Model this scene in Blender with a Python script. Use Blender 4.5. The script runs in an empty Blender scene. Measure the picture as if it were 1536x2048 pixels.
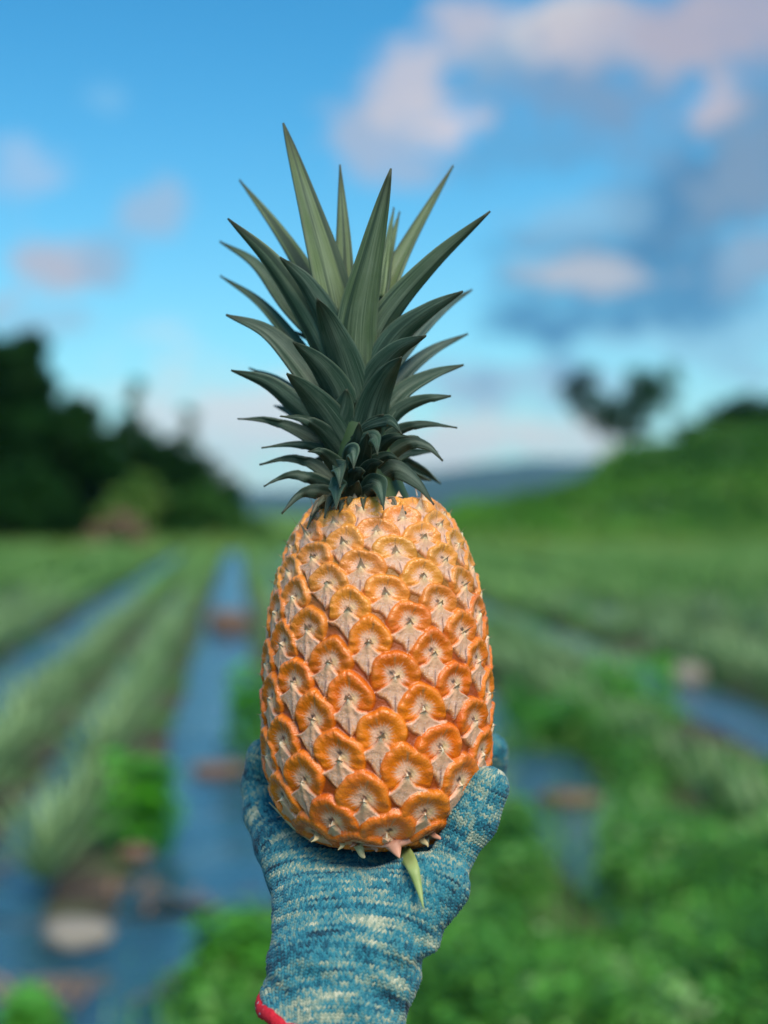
import bpy, bmesh, math, random
import numpy as np
from mathutils import Vector, Matrix
random.seed(11)
rng = np.random.default_rng(7)
S = bpy.context.scene
COL = S.collection
PI = math.pi
rad = math.radians

# ------------------------------------------------------------------ camera
F = 2750.0          # focal length in photo pixels (photo is 1536 x 2048)
H = 1.5             # camera height
D = 0.75            # distance of the fruit's axis
cam_d = bpy.data.cameras.new('camera')
cam = bpy.data.objects.new('camera', cam_d); COL.objects.link(cam)
cam.location = (0, 0, H); cam.rotation_euler = (rad(90), 0, 0)
cam_d.sensor_fit = 'VERTICAL'; cam_d.sensor_height = 24.0
cam_d.lens = F / 2048 * 24.0
cam_d.clip_start = 0.05; cam_d.clip_end = 30000
cam_d.dof.use_dof = True
cam_d.dof.focus_distance = 0.712
cam_d.dof.aperture_fstop = 2.15
S.camera = cam
S.view_settings.view_transform = 'Standard'
S.view_settings.look = 'None'
S.view_settings.exposure = 0.55
S.view_settings.gamma = 1.0
S.render.engine = 'CYCLES'
S.cycles.use_denoising = True
S.cycles.max_bounces = 6
S.cycles.diffuse_bounces = 3
S.cycles.transparent_max_bounces = 8
S.cycles.volume_bounces = 1
S.cycles.sample_clamp_indirect = 6

def P(px, py, y):
    return Vector(((px - 768) * y / F, y, H - (py - 1024) * y / F))
def G(px, py):
    y = F * H / (py - 1024)
    return Vector(((px - 768) * y / F, y, 0))

# ------------------------------------------------------------------ node helper
class N:
    """socket wrapper for building math node chains"""
    def __init__(s, nt, sock): s.nt, s.s = nt, sock
    def _m(s, op, *a):
        n = s.nt.nodes.new('ShaderNodeMath'); n.operation = op
        for i, x in enumerate((s,) + a):
            if isinstance(x, N): s.nt.links.new(x.s, n.inputs[i])
            else: n.inputs[i].default_value = x
        return N(s.nt, n.outputs[0])
    def __add__(s, o): return s._m('ADD', o)
    __radd__ = __add__
    def __sub__(s, o): return s._m('SUBTRACT', o)
    def __rsub__(s, o): return (s * -1) + o
    def __mul__(s, o): return s._m('MULTIPLY', o)
    __rmul__ = __mul__
    def __truediv__(s, o): return s._m('DIVIDE', o)
    def f(s, op, *a): return s._m(op, *a)
    def clamp(s): 
        r = s._m('ADD', 0.0); r.s.node.use_clamp = True; return r
    def smooth(s, a, b):
        n = s.nt.nodes.new('ShaderNodeMapRange'); n.interpolation_type = 'SMOOTHSTEP'
        s.nt.links.new(s.s, n.inputs[0]); n.inputs[1].default_value = a; n.inputs[2].default_value = b
        return N(s.nt, n.outputs[0])
def noise(nt, vec, scale, detail=3, rough=0.55, dims='3D', out=0):
    n = nt.nodes.new('ShaderNodeTexNoise'); n.noise_dimensions = dims
    n.inputs['Scale'].default_value = scale; n.inputs['Detail'].default_value = detail
    n.inputs['Roughness'].default_value = rough
    if vec is not None: nt.links.new(vec, n.inputs['Vector'])
    return N(nt, n.outputs[out])
def mixc(nt, fac, a, b):
    n = nt.nodes.new('ShaderNodeMix'); n.data_type = 'RGBA'
    for i, x in ((0, fac), (6, a), (7, b)):
        if isinstance(x, N): nt.links.new(x.s, n.inputs[i])
        elif hasattr(x, 'is_linked'): nt.links.new(x, n.inputs[i])
        elif isinstance(x, (tuple, list)): n.inputs[i].default_value = (*x[:3], 1)
        else: n.inputs[i].default_value = x
    return N(nt, n.outputs[2])
def ramp(nt, fac, stops):
    n = nt.nodes.new('ShaderNodeValToRGB'); e = n.color_ramp.elements
    while len(e) < len(stops): e.new(0.5)
    for k, (p, c) in enumerate(stops):
        e[k].position = p; e[k].color = (*c[:3], 1)
    nt.links.new(fac.s, n.inputs[0]); return N(nt, n.outputs[0])
def comb(nt, x, y, z=0.0):
    n = nt.nodes.new('ShaderNodeCombineXYZ')
    for i, a in enumerate((x, y, z)):
        if isinstance(a, N): nt.links.new(a.s, n.inputs[i])
        else: n.inputs[i].default_value = a
    return n.outputs[0]
def new_mat(name, rough=0.6, spec=0.4):
    m = bpy.data.materials.new(name); m.use_nodes = True
    nt = m.node_tree; b = nt.nodes['Principled BSDF']
    b.inputs['Roughness'].default_value = rough
    b.inputs['Specular IOR Level'].default_value = spec
    return m, nt, b
def setc(nt, b, name, v):
    if isinstance(v, N): nt.links.new(v.s, b.inputs[name])
    else: b.inputs[name].default_value = (*v[:3], 1)
def attr(nt, name, typ='GEOMETRY'):
    n = nt.nodes.new('ShaderNodeAttribute'); n.attribute_name = name; n.attribute_type = typ; return n
def bump(nt, b, h, strength, dist):
    n = nt.nodes.new('ShaderNodeBump'); n.inputs['Strength'].default_value = strength; n.inputs['Distance'].default_value = dist
    nt.links.new(h.s, n.inputs['Height']); nt.links.new(n.outputs[0], b.inputs['Normal'])
def obpos(nt):
    return nt.nodes.new('ShaderNodeTexCoord').outputs['Object']
def geopos(nt):
    return nt.nodes.new('ShaderNodeNewGeometry').outputs['Position']

# ------------------------------------------------------------------ sky + sun
SUN_EL, SUN_AZ = rad(50), rad(158)      # azimuth clockwise from +Y (behind the camera, a little to its right)
W = bpy.data.worlds.new('World'); S.world = W; W.use_nodes = True
nt = W.node_tree; bg = nt.nodes['Background']; bg.inputs['Strength'].default_value = 0.1
sky = nt.nodes.new('ShaderNodeTexSky'); sky.sky_type = 'NISHITA'; sky.sun_disc = False
sky.sun_elevation = SUN_EL; sky.sun_rotation = SUN_AZ
sky.air_density = 1.0; sky.dust_density = 0.6; sky.ozone_density = 3.0
hs = nt.nodes.new('ShaderNodeHueSaturation'); hs.inputs['Saturation'].default_value = 1.25; hs.inputs['Value'].default_value = 1.0
nt.links.new(sky.outputs[0], hs.inputs['Color'])
def tint(sock, rgb):
    n = nt.nodes.new('ShaderNodeMix'); n.data_type = 'RGBA'; n.blend_type = 'MULTIPLY'; n.inputs[0].default_value = 1
    nt.links.new(sock, n.inputs[6]); n.inputs[7].default_value = (*rgb, 1); return N(nt, n.outputs[2])
g = nt.nodes.new('ShaderNodeTexCoord').outputs['Generated']
sx = nt.nodes.new('ShaderNodeSeparateXYZ'); nt.links.new(g, sx.inputs[0])
dx, dy, dz = (N(nt, sx.outputs[i]) for i in range(3))
az = dx.f('ARCTAN2', dy); el = dz.f('ARCSINE')
wob = noise(nt, g, 9, 4, 0.55); wob2 = noise(nt, g, 11.3, 4, 0.55, out=1)
s2 = nt.nodes.new('ShaderNodeSeparateXYZ'); nt.links.new(wob2.s, s2.inputs[0])
azw = az + (wob - 0.5) * 0.10; elw = el + (N(nt, s2.outputs[1]) - 0.5) * 0.06
mp = nt.nodes.new('ShaderNodeMapping'); mp.inputs['Scale'].default_value = (1, 1, 1.7); nt.links.new(g, mp.inputs['Vector'])
tex = noise(nt, mp.outputs[0], 17, 6, 0.62) - 0.5; tex2 = noise(nt, mp.outputs[0], 46, 4, 0.6)
def lin(c): return tuple((x / 255 / 12.92 if x / 255 < .04045 else ((x / 255 + .055) / 1.055) ** 2.4) for x in c)
SKYGAIN = 6.8      # cloud radiance in Nishita units for a picture value of 1
col = tint(hs.outputs[0], (.34, 1.13, 1.13))
def cloud(px, py, rx, ry, rgb, op, rot=0):
    """one cloud bank in direction space; numbers are its bearing and height above the horizon"""
    global col
    a0 = math.atan((px - 768) / F); e0 = math.atan((1024 - py) / F * math.cos(a0))
    u = azw - a0; v = elw - e0
    c, s = math.cos(rad(rot)), math.sin(rad(rot))
    u2 = (u * c + v * s) / (rx / F); v2 = (v * c - u * s) / (ry / F)
    m = (u2 * u2 + v2 * v2).f('MULTIPLY', -0.55).f('EXPONENT')
    m = (m + tex * 2.3 + (tex2 - .5) * .5).smooth(0.22, 0.95) * m.smooth(0.04, 0.3) * op
    k = tuple(x * SKYGAIN for x in lin(rgb))
    col = mixc(nt, m, col, k)
# whitening towards the horizon
hz = el.f('ABSOLUTE').f('MULTIPLY', -1 / 0.095).f('EXPONENT') * 0.95
col = mixc(nt, hz, col, tuple(x * SKYGAIN for x in lin((226, 238, 244))))
cloud(1000, 775, 300, 55, (160, 184, 216), .75)
cloud(1330, 660, 200, 55, (150, 195, 225), .6)
cloud(560, 830, 260, 95, (226, 234, 240), .95)
cloud(960, 885, 320, 48, (226, 231, 234), .95)
cloud(1370, 440, 330, 120, (72, 132, 180), .95, 38)
cloud(1250, 330, 150, 40, (112, 172, 216), .5, 30)
cloud(1440, 420, 120, 40, (112, 152, 188), .7, 40)
cloud(1300, 590, 240, 55, (80, 150, 198), .7, 8)
cloud(1510, 300, 90, 150, (128, 158, 190), .85)
cloud(1250, 140, 330, 100, (122, 158, 196), .95, 8)
cloud(1110, 50, 200, 62, (214, 211, 216), .95)
cloud(1290, 90, 160, 60, (196, 192, 206), .8)
cloud(1420, 40, 190, 80, (176, 174, 194), .85)
cloud(1435, 190, 55, 50, (196, 190, 204), .9)
cloud(960, 40, 90, 55, (190, 190, 208), .8)
cloud(835, 140, 82, 78, (196, 198, 215), .95)
cloud(765, 290, 120, 62, (172, 188, 214), .85)
cloud(920, 238, 70, 48, (224, 213, 220), .98)
cloud(850, 225, 60, 42, (206, 204, 216), .75)
cloud(1010, 130, 75, 70, (128, 170, 208), .7)
cloud(1060, 300, 120, 60, (100, 165, 212), .7)
cloud(1200, 550, 90, 30, (196, 200, 212), .85)
cloud(1500, 515, 70, 50, (150, 176, 204), .8)
cloud(1170, 440, 90, 50, (150, 196, 228), .6)
cloud(310, 430, 75, 45, (160, 192, 224), .85)
cloud(15, 360, 60, 50, (160, 200, 238), .85)
cloud(90, 555, 110, 48, (190, 188, 204), .9)
cloud(230, 530, 60, 50, (140, 186, 222), .6)
cloud(205, 195, 45, 35, (120, 190, 238), .7)
cloud(90, 640, 110, 40, (160, 188, 215), .6)
# scattered cloud over the rest of the sky, outside the photographed part
rest = noise(nt, g, 3.2, 5, 0.6).smooth(0.52, 0.7) * el.smooth(0.05, 0.25) * az.f('ABSOLUTE').smooth(0.42, 0.6)
col = mixc(nt, rest * 0.8, col, tuple(x * SKYGAIN for x in lin((200, 198, 210))))
nt.links.new(col.s, bg.inputs['Color'])
sun_d = bpy.data.lights.new('sun', 'SUN'); sun = bpy.data.objects.new('sun', sun_d); COL.objects.link(sun)
sun_d.energy = 2.9; sun_d.angle = rad(34); sun_d.color = (1.0, 0.86, 0.70)
sd = Vector((math.sin(SUN_AZ) * math.cos(SUN_EL), math.cos(SUN_AZ) * math.cos(SUN_EL), math.sin(SUN_EL)))
sun.rotation_euler = sd.to_track_quat('Z', 'Y').to_euler()

# ------------------------------------------------------------------ object helpers
def tag(o, label=None, cat=None, group=None, kind=None):
    if label: o['label'] = label
    if cat: o['category'] = cat
    if group: o['group'] = group
    if kind: o['kind'] = kind
    return o
def empty(name, loc=(0, 0, 0)):
    o = bpy.data.objects.new(name, None); COL.objects.link(o); o.location = loc; o.empty_display_size = 0.05; return o
def mesh_np(name, v, f, mat=None, smooth=True, attrs=None):
    """v (n,3); f (m,4) or (m,3) int array"""
    me = bpy.data.meshes.new(name)
    v = np.asarray(v, dtype=np.float32); f = np.asarray(f, dtype=np.int32)
    k = f.shape[1]
    me.vertices.add(len(v)); me.vertices.foreach_set('co', v.ravel())
    me.loops.add(f.size); me.loops.foreach_set('vertex_index', f.ravel())
    me.polygons.add(len(f)); me.polygons.foreach_set('loop_start', np.arange(0, f.size, k, dtype=np.int32))
    me.polygons.foreach_set('loop_total', np.full(len(f), k, dtype=np.int32))
    me.update(calc_edges=True); me.validate()
    if smooth: me.polygons.foreach_set('use_smooth', np.ones(len(me.polygons), dtype=bool))
    for an, (typ, data) in (attrs or {}).items():
        a = me.attributes.new(an, typ, 'POINT')
        key = 'color' if typ == 'FLOAT_COLOR' else ('vector' if typ == 'FLOAT_VECTOR' else 'value')
        a.data.foreach_set(key, np.asarray(data, dtype=np.float32).ravel())
    if mat: me.materials.append(mat)
    return me
def link(name, me, parent=None, loc=None):
    o = bpy.data.objects.new(name, me); COL.objects.link(o)
    if parent is not None:
        o.parent = parent
        o.matrix_parent_inverse = Matrix.Translation(parent.location).inverted() if parent.parent is None else Matrix.Identity(4)
    if loc is not None: o.location = loc
    return o
def sstep(a, b, x):
    t = np.clip((x - a) / (b - a), 0, 1); return t * t * (3 - 2 * t)
def grid_faces(nu, nv, wrap=False):
    """rows nv, columns nu"""
    i = np.arange(nu if wrap else nu - 1); j = np.arange(nv - 1)
    I, J = np.meshgrid(i, j); I2 = (I + 1) % nu
    return np.stack([J * nu + I, J * nu + I2, (J + 1) * nu + I2, (J + 1) * nu + I], -1).reshape(-1, 4)
def tube(path, radii, seg=10):
    """closed-ended tube through points; returns verts, quads"""
    path = [Vector(p) for p in path]; vs = []
    for k, p in enumerate(path):
        t = (path[min(k + 1, len(path) - 1)] - path[max(k - 1, 0)]).normalized()
        a = t.orthogonal().normalized() if k == 0 else (a - t * a.dot(t)).normalized()
        b = t.cross(a)
        r = radii[k]; r1, r2 = (r if isinstance(r, tuple) else (r, r))
        for j in range(seg):
            an = 2 * PI * j / seg
            vs.append(p + a * (r1 * math.cos(an)) + b * (r2 * math.sin(an)))
    return np.array([tuple(v) for v in vs]), grid_faces(seg, len(path), True)
class Geo:
    def __init__(s): s.v, s.f, s.n, s.c = [], [], 0, []
    def add(s, v, f, c=None):
        s.v.append(np.asarray(v, float)); s.f.append(np.asarray(f) + s.n); s.n += len(v)
        s.c.append(np.tile(np.array([*(c or (1, 1, 1)), 1.0]), (len(v), 1)))
    def mesh(s, name, mat, smooth=True, colors=False):
        at = {'Col': ('FLOAT_COLOR', np.concatenate(s.c))} if colors else None
        return mesh_np(name, np.concatenate(s.v), np.concatenate(s.f), mat, smooth, at)
def fbm(x, y, seed=0, octs=4, base=1.0):
    r = np.random.default_rng(seed); out = 0; a = 1.0; fq = base
    for _ in range(octs):
        for _ in range(3):
            th = r.uniform(0, 2 * PI); ph = r.uniform(0, 2 * PI); k = fq * r.uniform(.7, 1.4)
            out = out + a * np.sin((x * math.cos(th) + y * math.sin(th)) * k + ph) / 3
        a *= .5; fq *= 2.1
    return out

# ------------------------------------------------------------------ materials of the setting
def foliage_mat(name, c1, c2, rough=0.55, scale=1.2, spec=.35):
    m, nt, b = new_mat(name, rough, spec)
    n = noise(nt, geopos(nt), scale, 3).smooth(0.3, 0.7)
    setc(nt, b, 'Base Color', mixc(nt, n, c1, c2))
    b.inputs['Transmission Weight'].default_value = 0
    b.inputs['Subsurface Weight'].default_value = 0
    return m
M_tree_dark = foliage_mat('tree_leaves_dark', (.004, .022, .004), (.013, .056, .010), scale=.22, spec=.06)  # near black: deep shade among the leaves is put into the colour
M_tree_mid = foliage_mat('tree_leaves_mid', (.018, .075, .014), (.04, .12, .02), scale=.3, spec=.1)
M_bush_yellow = foliage_mat('bush_leaves_yellow', (.07, .17, .02), (.12, .2, .035), scale=.6)
M_hillveg = foliage_mat('hill_leaves', (.02, .10, .010), (.10, .30, .018), scale=.08)
M_weed = foliage_mat('weed_leaves', (.04, .28, .008), (.12, .46, .025), scale=3.0)
M_weed2 = foliage_mat('weed_leaves_dark', (.035, .20, .015), (.08, .32, .03), scale=3.0)
M_plant = foliage_mat('field_plant_leaves', (.125, .24, .085), (.27, .41, .18), rough=.42, scale=2.2)
M_dry = foliage_mat('dry_leaves', (.16, .10, .06), (.30, .2, .13), scale=3)
M_trunk, nt, b = new_mat('bark', .85)
setc(nt, b, 'Base Color', mixc(nt, noise(nt, obpos(nt), 6, 4), (.03, .022, .016), (.09, .07, .05)))

# ------------------------------------------------------------------ ground, mulch film, hill, mountains
ROW = -0.1065                       # the rows' drift in x per metre of depth
m_ground, nt, b = new_mat('soil_and_grass', .95, .2)
gp = geopos(nt)
sp = nt.nodes.new('ShaderNodeSeparateXYZ'); nt.links.new(gp, sp.inputs[0])
far = N(nt, sp.outputs[1]).smooth(30, 62)
soil = mixc(nt, noise(nt, gp, 1.4, 5), (.05, .042, .035), (.12, .09, .07))
soil = mixc(nt, noise(nt, gp, .8, 5).smooth(.42, .62), soil, (.05, .14, .03))
grass = mixc(nt, noise(nt, gp, .09, 5), (.05, .15, .02), (.16, .27, .055))
setc(nt, b, 'Base Color', mixc(nt, far, soil, grass))
bump(nt, b, noise(nt, gp, 9, 5), .6, .05)
# one sheet, finer near the camera
xs = np.concatenate([-np.geomspace(9000, 3, 40), np.linspace(-2.8, 2.8, 29), np.geomspace(3, 9000, 40)])
ys = np.concatenate([[-3000, -300, -30, -4], np.linspace(0, 20, 60), np.geomspace(21, 6600, 50)])
X, Y = np.meshgrid(xs, ys)
Z = 0.03 * fbm(X, Y, 3, 3, 1.5) * np.exp(-np.hypot(X, Y) / 60) - 0.05
o = link('ground', mesh_np('ground', np.stack([X, Y, Z], -1).reshape(-1, 3), grid_faces(len(xs), len(ys)), m_ground)); tag(o, kind='structure')

m_mulch, nt, b = new_mat('mulch_film_sky_tint', .25, 1.0)
gp = geopos(nt)
dirt = noise(nt, gp, 2.2, 5, .6).smooth(.60, .74)
setc(nt, b, 'Base Color', mixc(nt, dirt, (.026, .085, .125), (.13, .09, .07)))  # black film given a blue base: sky reflection partly put into the colour
nt.links.new((dirt * .5 + .27).s, b.inputs['Roughness'])
bump(nt, b, noise(nt, gp, 4, 5), .32, .04)
def mulch(x0, x1, y0, y1, seed, ragged=0.05):
    ny = int((y1 - y0) / 0.12) + 2; nx = 9
    yy = np.linspace(y0, y1, ny)[:, None]; t = np.linspace(0, 1, nx)[None, :]
    e0 = x0 + ragged * fbm(yy, 0 * yy, seed, 3, 2.0); e1 = x1 + ragged * fbm(yy, 0 * yy, seed + 5, 3, 2.0)
    xx = e0 + (e1 - e0) * t + ROW * yy; yg = yy + 0 * t
    zz = 0.03 * fbm(xx, yg, 3, 3, 1.5) * np.exp(-np.hypot(xx, yg) / 60) - 0.05 + .012 + .012 * fbm(xx, yg, seed + 9, 3, 9) + .02 * np.sin(t * PI)
    o = link('plastic_mulch', mesh_np('plastic_mulch', np.stack([xx, yg, zz], -1).reshape(-1, 3), grid_faces(nx, ny), m_mulch))
    tag(o, kind='structure')
PATHS = [-7.55, -5.7, -3.85, -2.0, -0.15, 1.72, 3.75, 5.6, 7.5, 9.4]
for k, c in enumerate(PATHS):
    w = 0.31 if k == 4 else 0.36
    mulch(c - w, c + w, (5.35 if k == 4 else 4.6 if k != 3 else 5.3), 56, 20 + 3 * k)
mulch(-2.4, 0.12, 2.6, 5.25, 90, .03)                # the broad sheet in front of the left rows
mulch(-1.14, -.76, 5.3, 45, 93, .03)
mulch(-2.98, -2.6, 5.3, 45, 97, .03)
mulch(.62, .98, 6.5, 45, 101, .03)

# right-hand hill: foot on the field, crest given by bearing
cx = np.array([700, 850, 900, 940, 980, 1060, 1140, 1178, 1228, 1300, 1400, 1536, 1800, 2400, 3200])
cy = np.array([1030, 1029, 1028, 1026, 1022, 1012, 998, 968, 926, 906, 882, 844, 780, 700, 690])
def hill_h(X, Y):
    Yc = 118.0
    px = X / Y * F + 768
    hc = (1024 - np.interp(px, cx, cy)) * Yc / F + 1.5
    hc = np.where(px < 880, 0, hc) * sstep(820, 960, px)
    up = sstep(62, Yc, Y); down = 1 - .6 * sstep(Yc, 230, Y)
    return hc * up * down + .35 * fbm(X, Y, 8, 3, .25) * up * sstep(860, 980, px) - .08
az_ = np.linspace(rad(1), rad(50), 110); rr = np.linspace(60, 240, 90)
A, R = np.meshgrid(az_, rr); HX, HY = R * np.tan(A), R
m_hill, nt, b = new_mat('hill_grass', .95, .2)
gp = geopos(nt)
setc(nt, b, 'Base Color', mixc(nt, noise(nt, gp, .12, 5), (.014, .075, .008), (.10, .27, .02)))
bump(nt, b, noise(nt, gp, 1.5, 4), .8, .4)
o = link('hill', mesh_np('hill', np.stack([HX, HY, hill_h(HX, HY)], -1).reshape(-1, 3), grid_faces(110, 90), m_hill)); tag(o, kind='structure')

m_mtn, nt, b = new_mat('mountain_forest_haze', .95, .1)
setc(nt, b, 'Base Color', mixc(nt, noise(nt, geopos(nt), .004, 5), (.008, .026, .036), (.016, .045, .05)))  # forest colour shifted to blue: part of the distance haze is painted in
def mountain(y0, pts, depth, seed):
    px = np.array([p[0] for p in pts]); py = np.array([p[1] for p in pts])
    q = np.linspace(px[0], px[-1], 160); crest = (1024 - np.interp(q, px, py)) * y0 / F
    t = np.linspace(-1, 1, 25)[:, None]
    prof = np.clip(1 - np.abs(t) ** 1.2, 0, 1)
    Xm = ((q - 768) * y0 / F)[None, :] * (1 + 0 * t); Ym = y0 + t * depth + 0 * Xm
    Zm = crest[None, :] * prof * (1 + .08 * fbm(Xm / depth, Ym / depth, seed, 4, 5)) + 40 * prof * fbm(Xm / depth, Ym / depth, seed + 1, 4, 4) * .3 - 2
    o = link('mountain', mesh_np('mountain', np.stack([Xm, Ym, Zm], -1).reshape(-1, 3), grid_faces(160, 25), m_mtn)); tag(o, kind='structure')
mountain(5600, [(-900, 960), (100, 985), (420, 975), (620, 965), (760, 950), (900, 936), (1010, 924), (1110, 919), (1200, 916), (1500, 910), (2300, 960)], 900, 4)
mountain(4200, [(-900, 1000), (300, 985), (450, 988), (560, 1008), (720, 1000), (860, 990), (960, 978), (1100, 962), (1300, 975), (2300, 1000)], 600, 14)

# ------------------------------------------------------------------ trees
def leaf_cards(centres, radii, n, size, seed, squash=.8):
    """many small leaf faces filling the given clumps"""
    r = np.random.default_rng(seed); centres = np.asarray(centres, float); radii = np.asarray(radii, float)
    w = radii ** 2.2; k = r.choice(len(radii), n, p=w / w.sum())
    d = r.normal(size=(n, 3)); d /= np.linalg.norm(d, axis=1)[:, None]
    rho = r.uniform(.15, 1, n) ** .5
    d[:, 2] *= squash
    p = centres[k] + d * (radii[k] * rho)[:, None]
    a = r.normal(size=(n, 3)); a /= np.linalg.norm(a, axis=1)[:, None]
    b_ = np.cross(a, r.normal(size=(n, 3))); b_ /= np.linalg.norm(b_, axis=1)[:, None]
    L = (size * r.uniform(.6, 1.4, n))[:, None]
    v = np.stack([p - a * L, p + b_ * L * .45, p + a * L, p - b_ * L * .45], 1).reshape(-1, 3)
    return v, np.arange(4 * n).reshape(-1, 4)
def tree(name, px, py_top, y, label, cat, group, mat, width_px, seed, n=2600, leaf=.32, shape='round', base_py=None, clumps=18, trunk_r=.16, open_=.0):
    r = random.Random(seed)
    x = (px - 768) * y / F
    z0 = float(hill_h(np.array([x]), np.array([y]))[0]) if base_py is None and px > 900 else 0.0
    z0 = max(z0, -.05)
    top = H - (py_top - 1024) * y / F
    h = top - z0; w = width_px * y / F / 2
    root = empty(name, (x, y, z0))
    tag(root, label, cat, group)
    cs, rs = [], []
    for k in range(clumps):
        an = r.uniform(0, 2 * PI); f = r.uniform(0, 1)
        if shape == 'round':
            t = r.uniform(.12, .9); env = math.sin(PI * min(1, .18 + t * .82)) ** .6
        elif shape == 'wispy':
            t = r.uniform(.4, .95); env = .7
        else:
            t = r.uniform(.05, .85); env = (1 - t) ** .5
        rho = w * env * math.sqrt(f) * .8
        cs.append((rho * math.cos(an), rho * math.sin(an), h * t)); rs.append(w * r.uniform(.26, .46) * (.6 + .4 * env))
    tv, tf = tube([(0, 0, -.1), (r.uniform(-.1, .1), 0, h * .3), (r.uniform(-.2, .2), .1, h * .6), (r.uniform(-.3, .3), .1, h * .85)],
                  [trunk_r, trunk_r * .8, trunk_r * .5, trunk_r * .15], 8)
    ge = Geo(); ge.add(tv, tf)
    for c in cs[:9]:
        b0 = Vector((0, 0, h * r.uniform(.25, .55))); e = Vector(c)
        tv, tf = tube([b0, b0.lerp(e, .5) + Vector((0, 0, .1 * h * .3)), e], [trunk_r * .4, trunk_r * .25, trunk_r * .07], 6); ge.add(tv, tf)
    link('trunk', ge.mesh('trunk', M_trunk), root).location = root.location
    v, f_ = leaf_cards(cs, rs, n, leaf, seed)
    link('crown', mesh_np('crown', v, f_, mat, False), root).location = root.location
    return root
LT = 'trees at the left edge of the field'
tree('tree', 20, 640, 66, 'tallest dark broadleaf tree at the far left edge', 'tree', LT, M_tree_dark, 260, 1, 5200, .34, clumps=30)
tree('tree', -60, 690, 70, 'dark tree cut by the left frame edge behind the tallest one', 'tree', LT, M_tree_dark, 300, 2, 5200, .38, clumps=30)
tree('tree', 150, 780, 68, 'dark rounded tree beside the tallest tree on its right', 'tree', LT, M_tree_dark, 230, 3, 4200, .32, clumps=26)
tree('tree', 265, 735, 84, 'slender wispy tree poking above the dark left tree line', 'tree', LT, M_tree_mid, 70, 4, 260, .3, 'wispy', clumps=10, trunk_r=.1)
tree('tree', 250, 835, 74, 'low dark tree in the middle of the left tree line', 'tree', LT, M_tree_dark, 240, 5, 4200, .3, clumps=26)
tree('tree', 372, 785, 86, 'thin pale-crowned tree near the right end of the left tree line', 'tree', LT, M_tree_mid, 66, 6, 260, .3, 'wispy', clumps=9, trunk_r=.1)
tree('tree', 350, 868, 78, 'dark tree below the thin pale-crowned tree', 'tree', LT, M_tree_dark, 200, 7, 3600, .3, clumps=24)
tree('tree', 430, 930, 84, 'last small tree at the right end of the left tree line', 'tree', LT, M_tree_dark, 130, 8, 2200, .3, clumps=18)
LB = 'bushes below the left trees'
tree('bush', 270, 930, 61, 'yellow-green bush in front of the left tree line', 'bush', LB, M_bush_yellow, 190, 9, 2400, .2, 'low', clumps=22, trunk_r=.06)
tree('bush', 400, 960, 64, 'mid-green bush right of the yellow-green bush', 'bush', LB, M_tree_mid, 180, 10, 2200, .2, 'low', clumps=20, trunk_r=.06)
tree('bush', 20, 940, 58, 'dark green bush under the tallest tree', 'bush', LB, M_tree_dark, 330, 11, 4200, .22, 'low', clumps=22, trunk_r=.06)
tree('bush', 480, 1015, 66, 'small low bush where the left tree line ends', 'bush', LB, M_tree_mid, 150, 12, 1500, .18, 'low', clumps=16, trunk_r=.05)
tree('bush', 235, 1030, 56.5, 'brown half-dry bush at the foot of the left trees', 'bush', LB, M_dry, 150, 13, 1400, .17, 'low', clumps=16, trunk_r=.05)
RT = 'trees and bushes on the right hill'
tree('bush', 1375, 842, 117, 'small dark bush on the hill crest right of the forked tree', 'bush', RT, M_tree_dark, 70, 15, 900, .3, clumps=10, trunk_r=.08)
tree('tree', 1345, 725, 121, 'faint thin tree behind the forked tree on the hill', 'tree', RT, M_tree_mid, 90, 16, 200, .3, 'wispy', clumps=9, trunk_r=.09)
tree('bush', 1455, 838, 116, 'dark bush left of the tree at the right frame edge', 'bush', RT, M_tree_dark, 110, 19, 1300, .3, clumps=12, trunk_r=.08)
tree('tree', 1530, 812, 112, 'dark tree at the right frame edge on the hill crest', 'tree', RT, M_tree_dark, 230, 17, 2800, .36, clumps=20)
tree('tree', 1690, 770, 112, 'dark tree beyond the right frame edge on the hill crest', 'tree', RT, M_tree_dark, 200, 18, 1500, .4, clumps=16)
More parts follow.
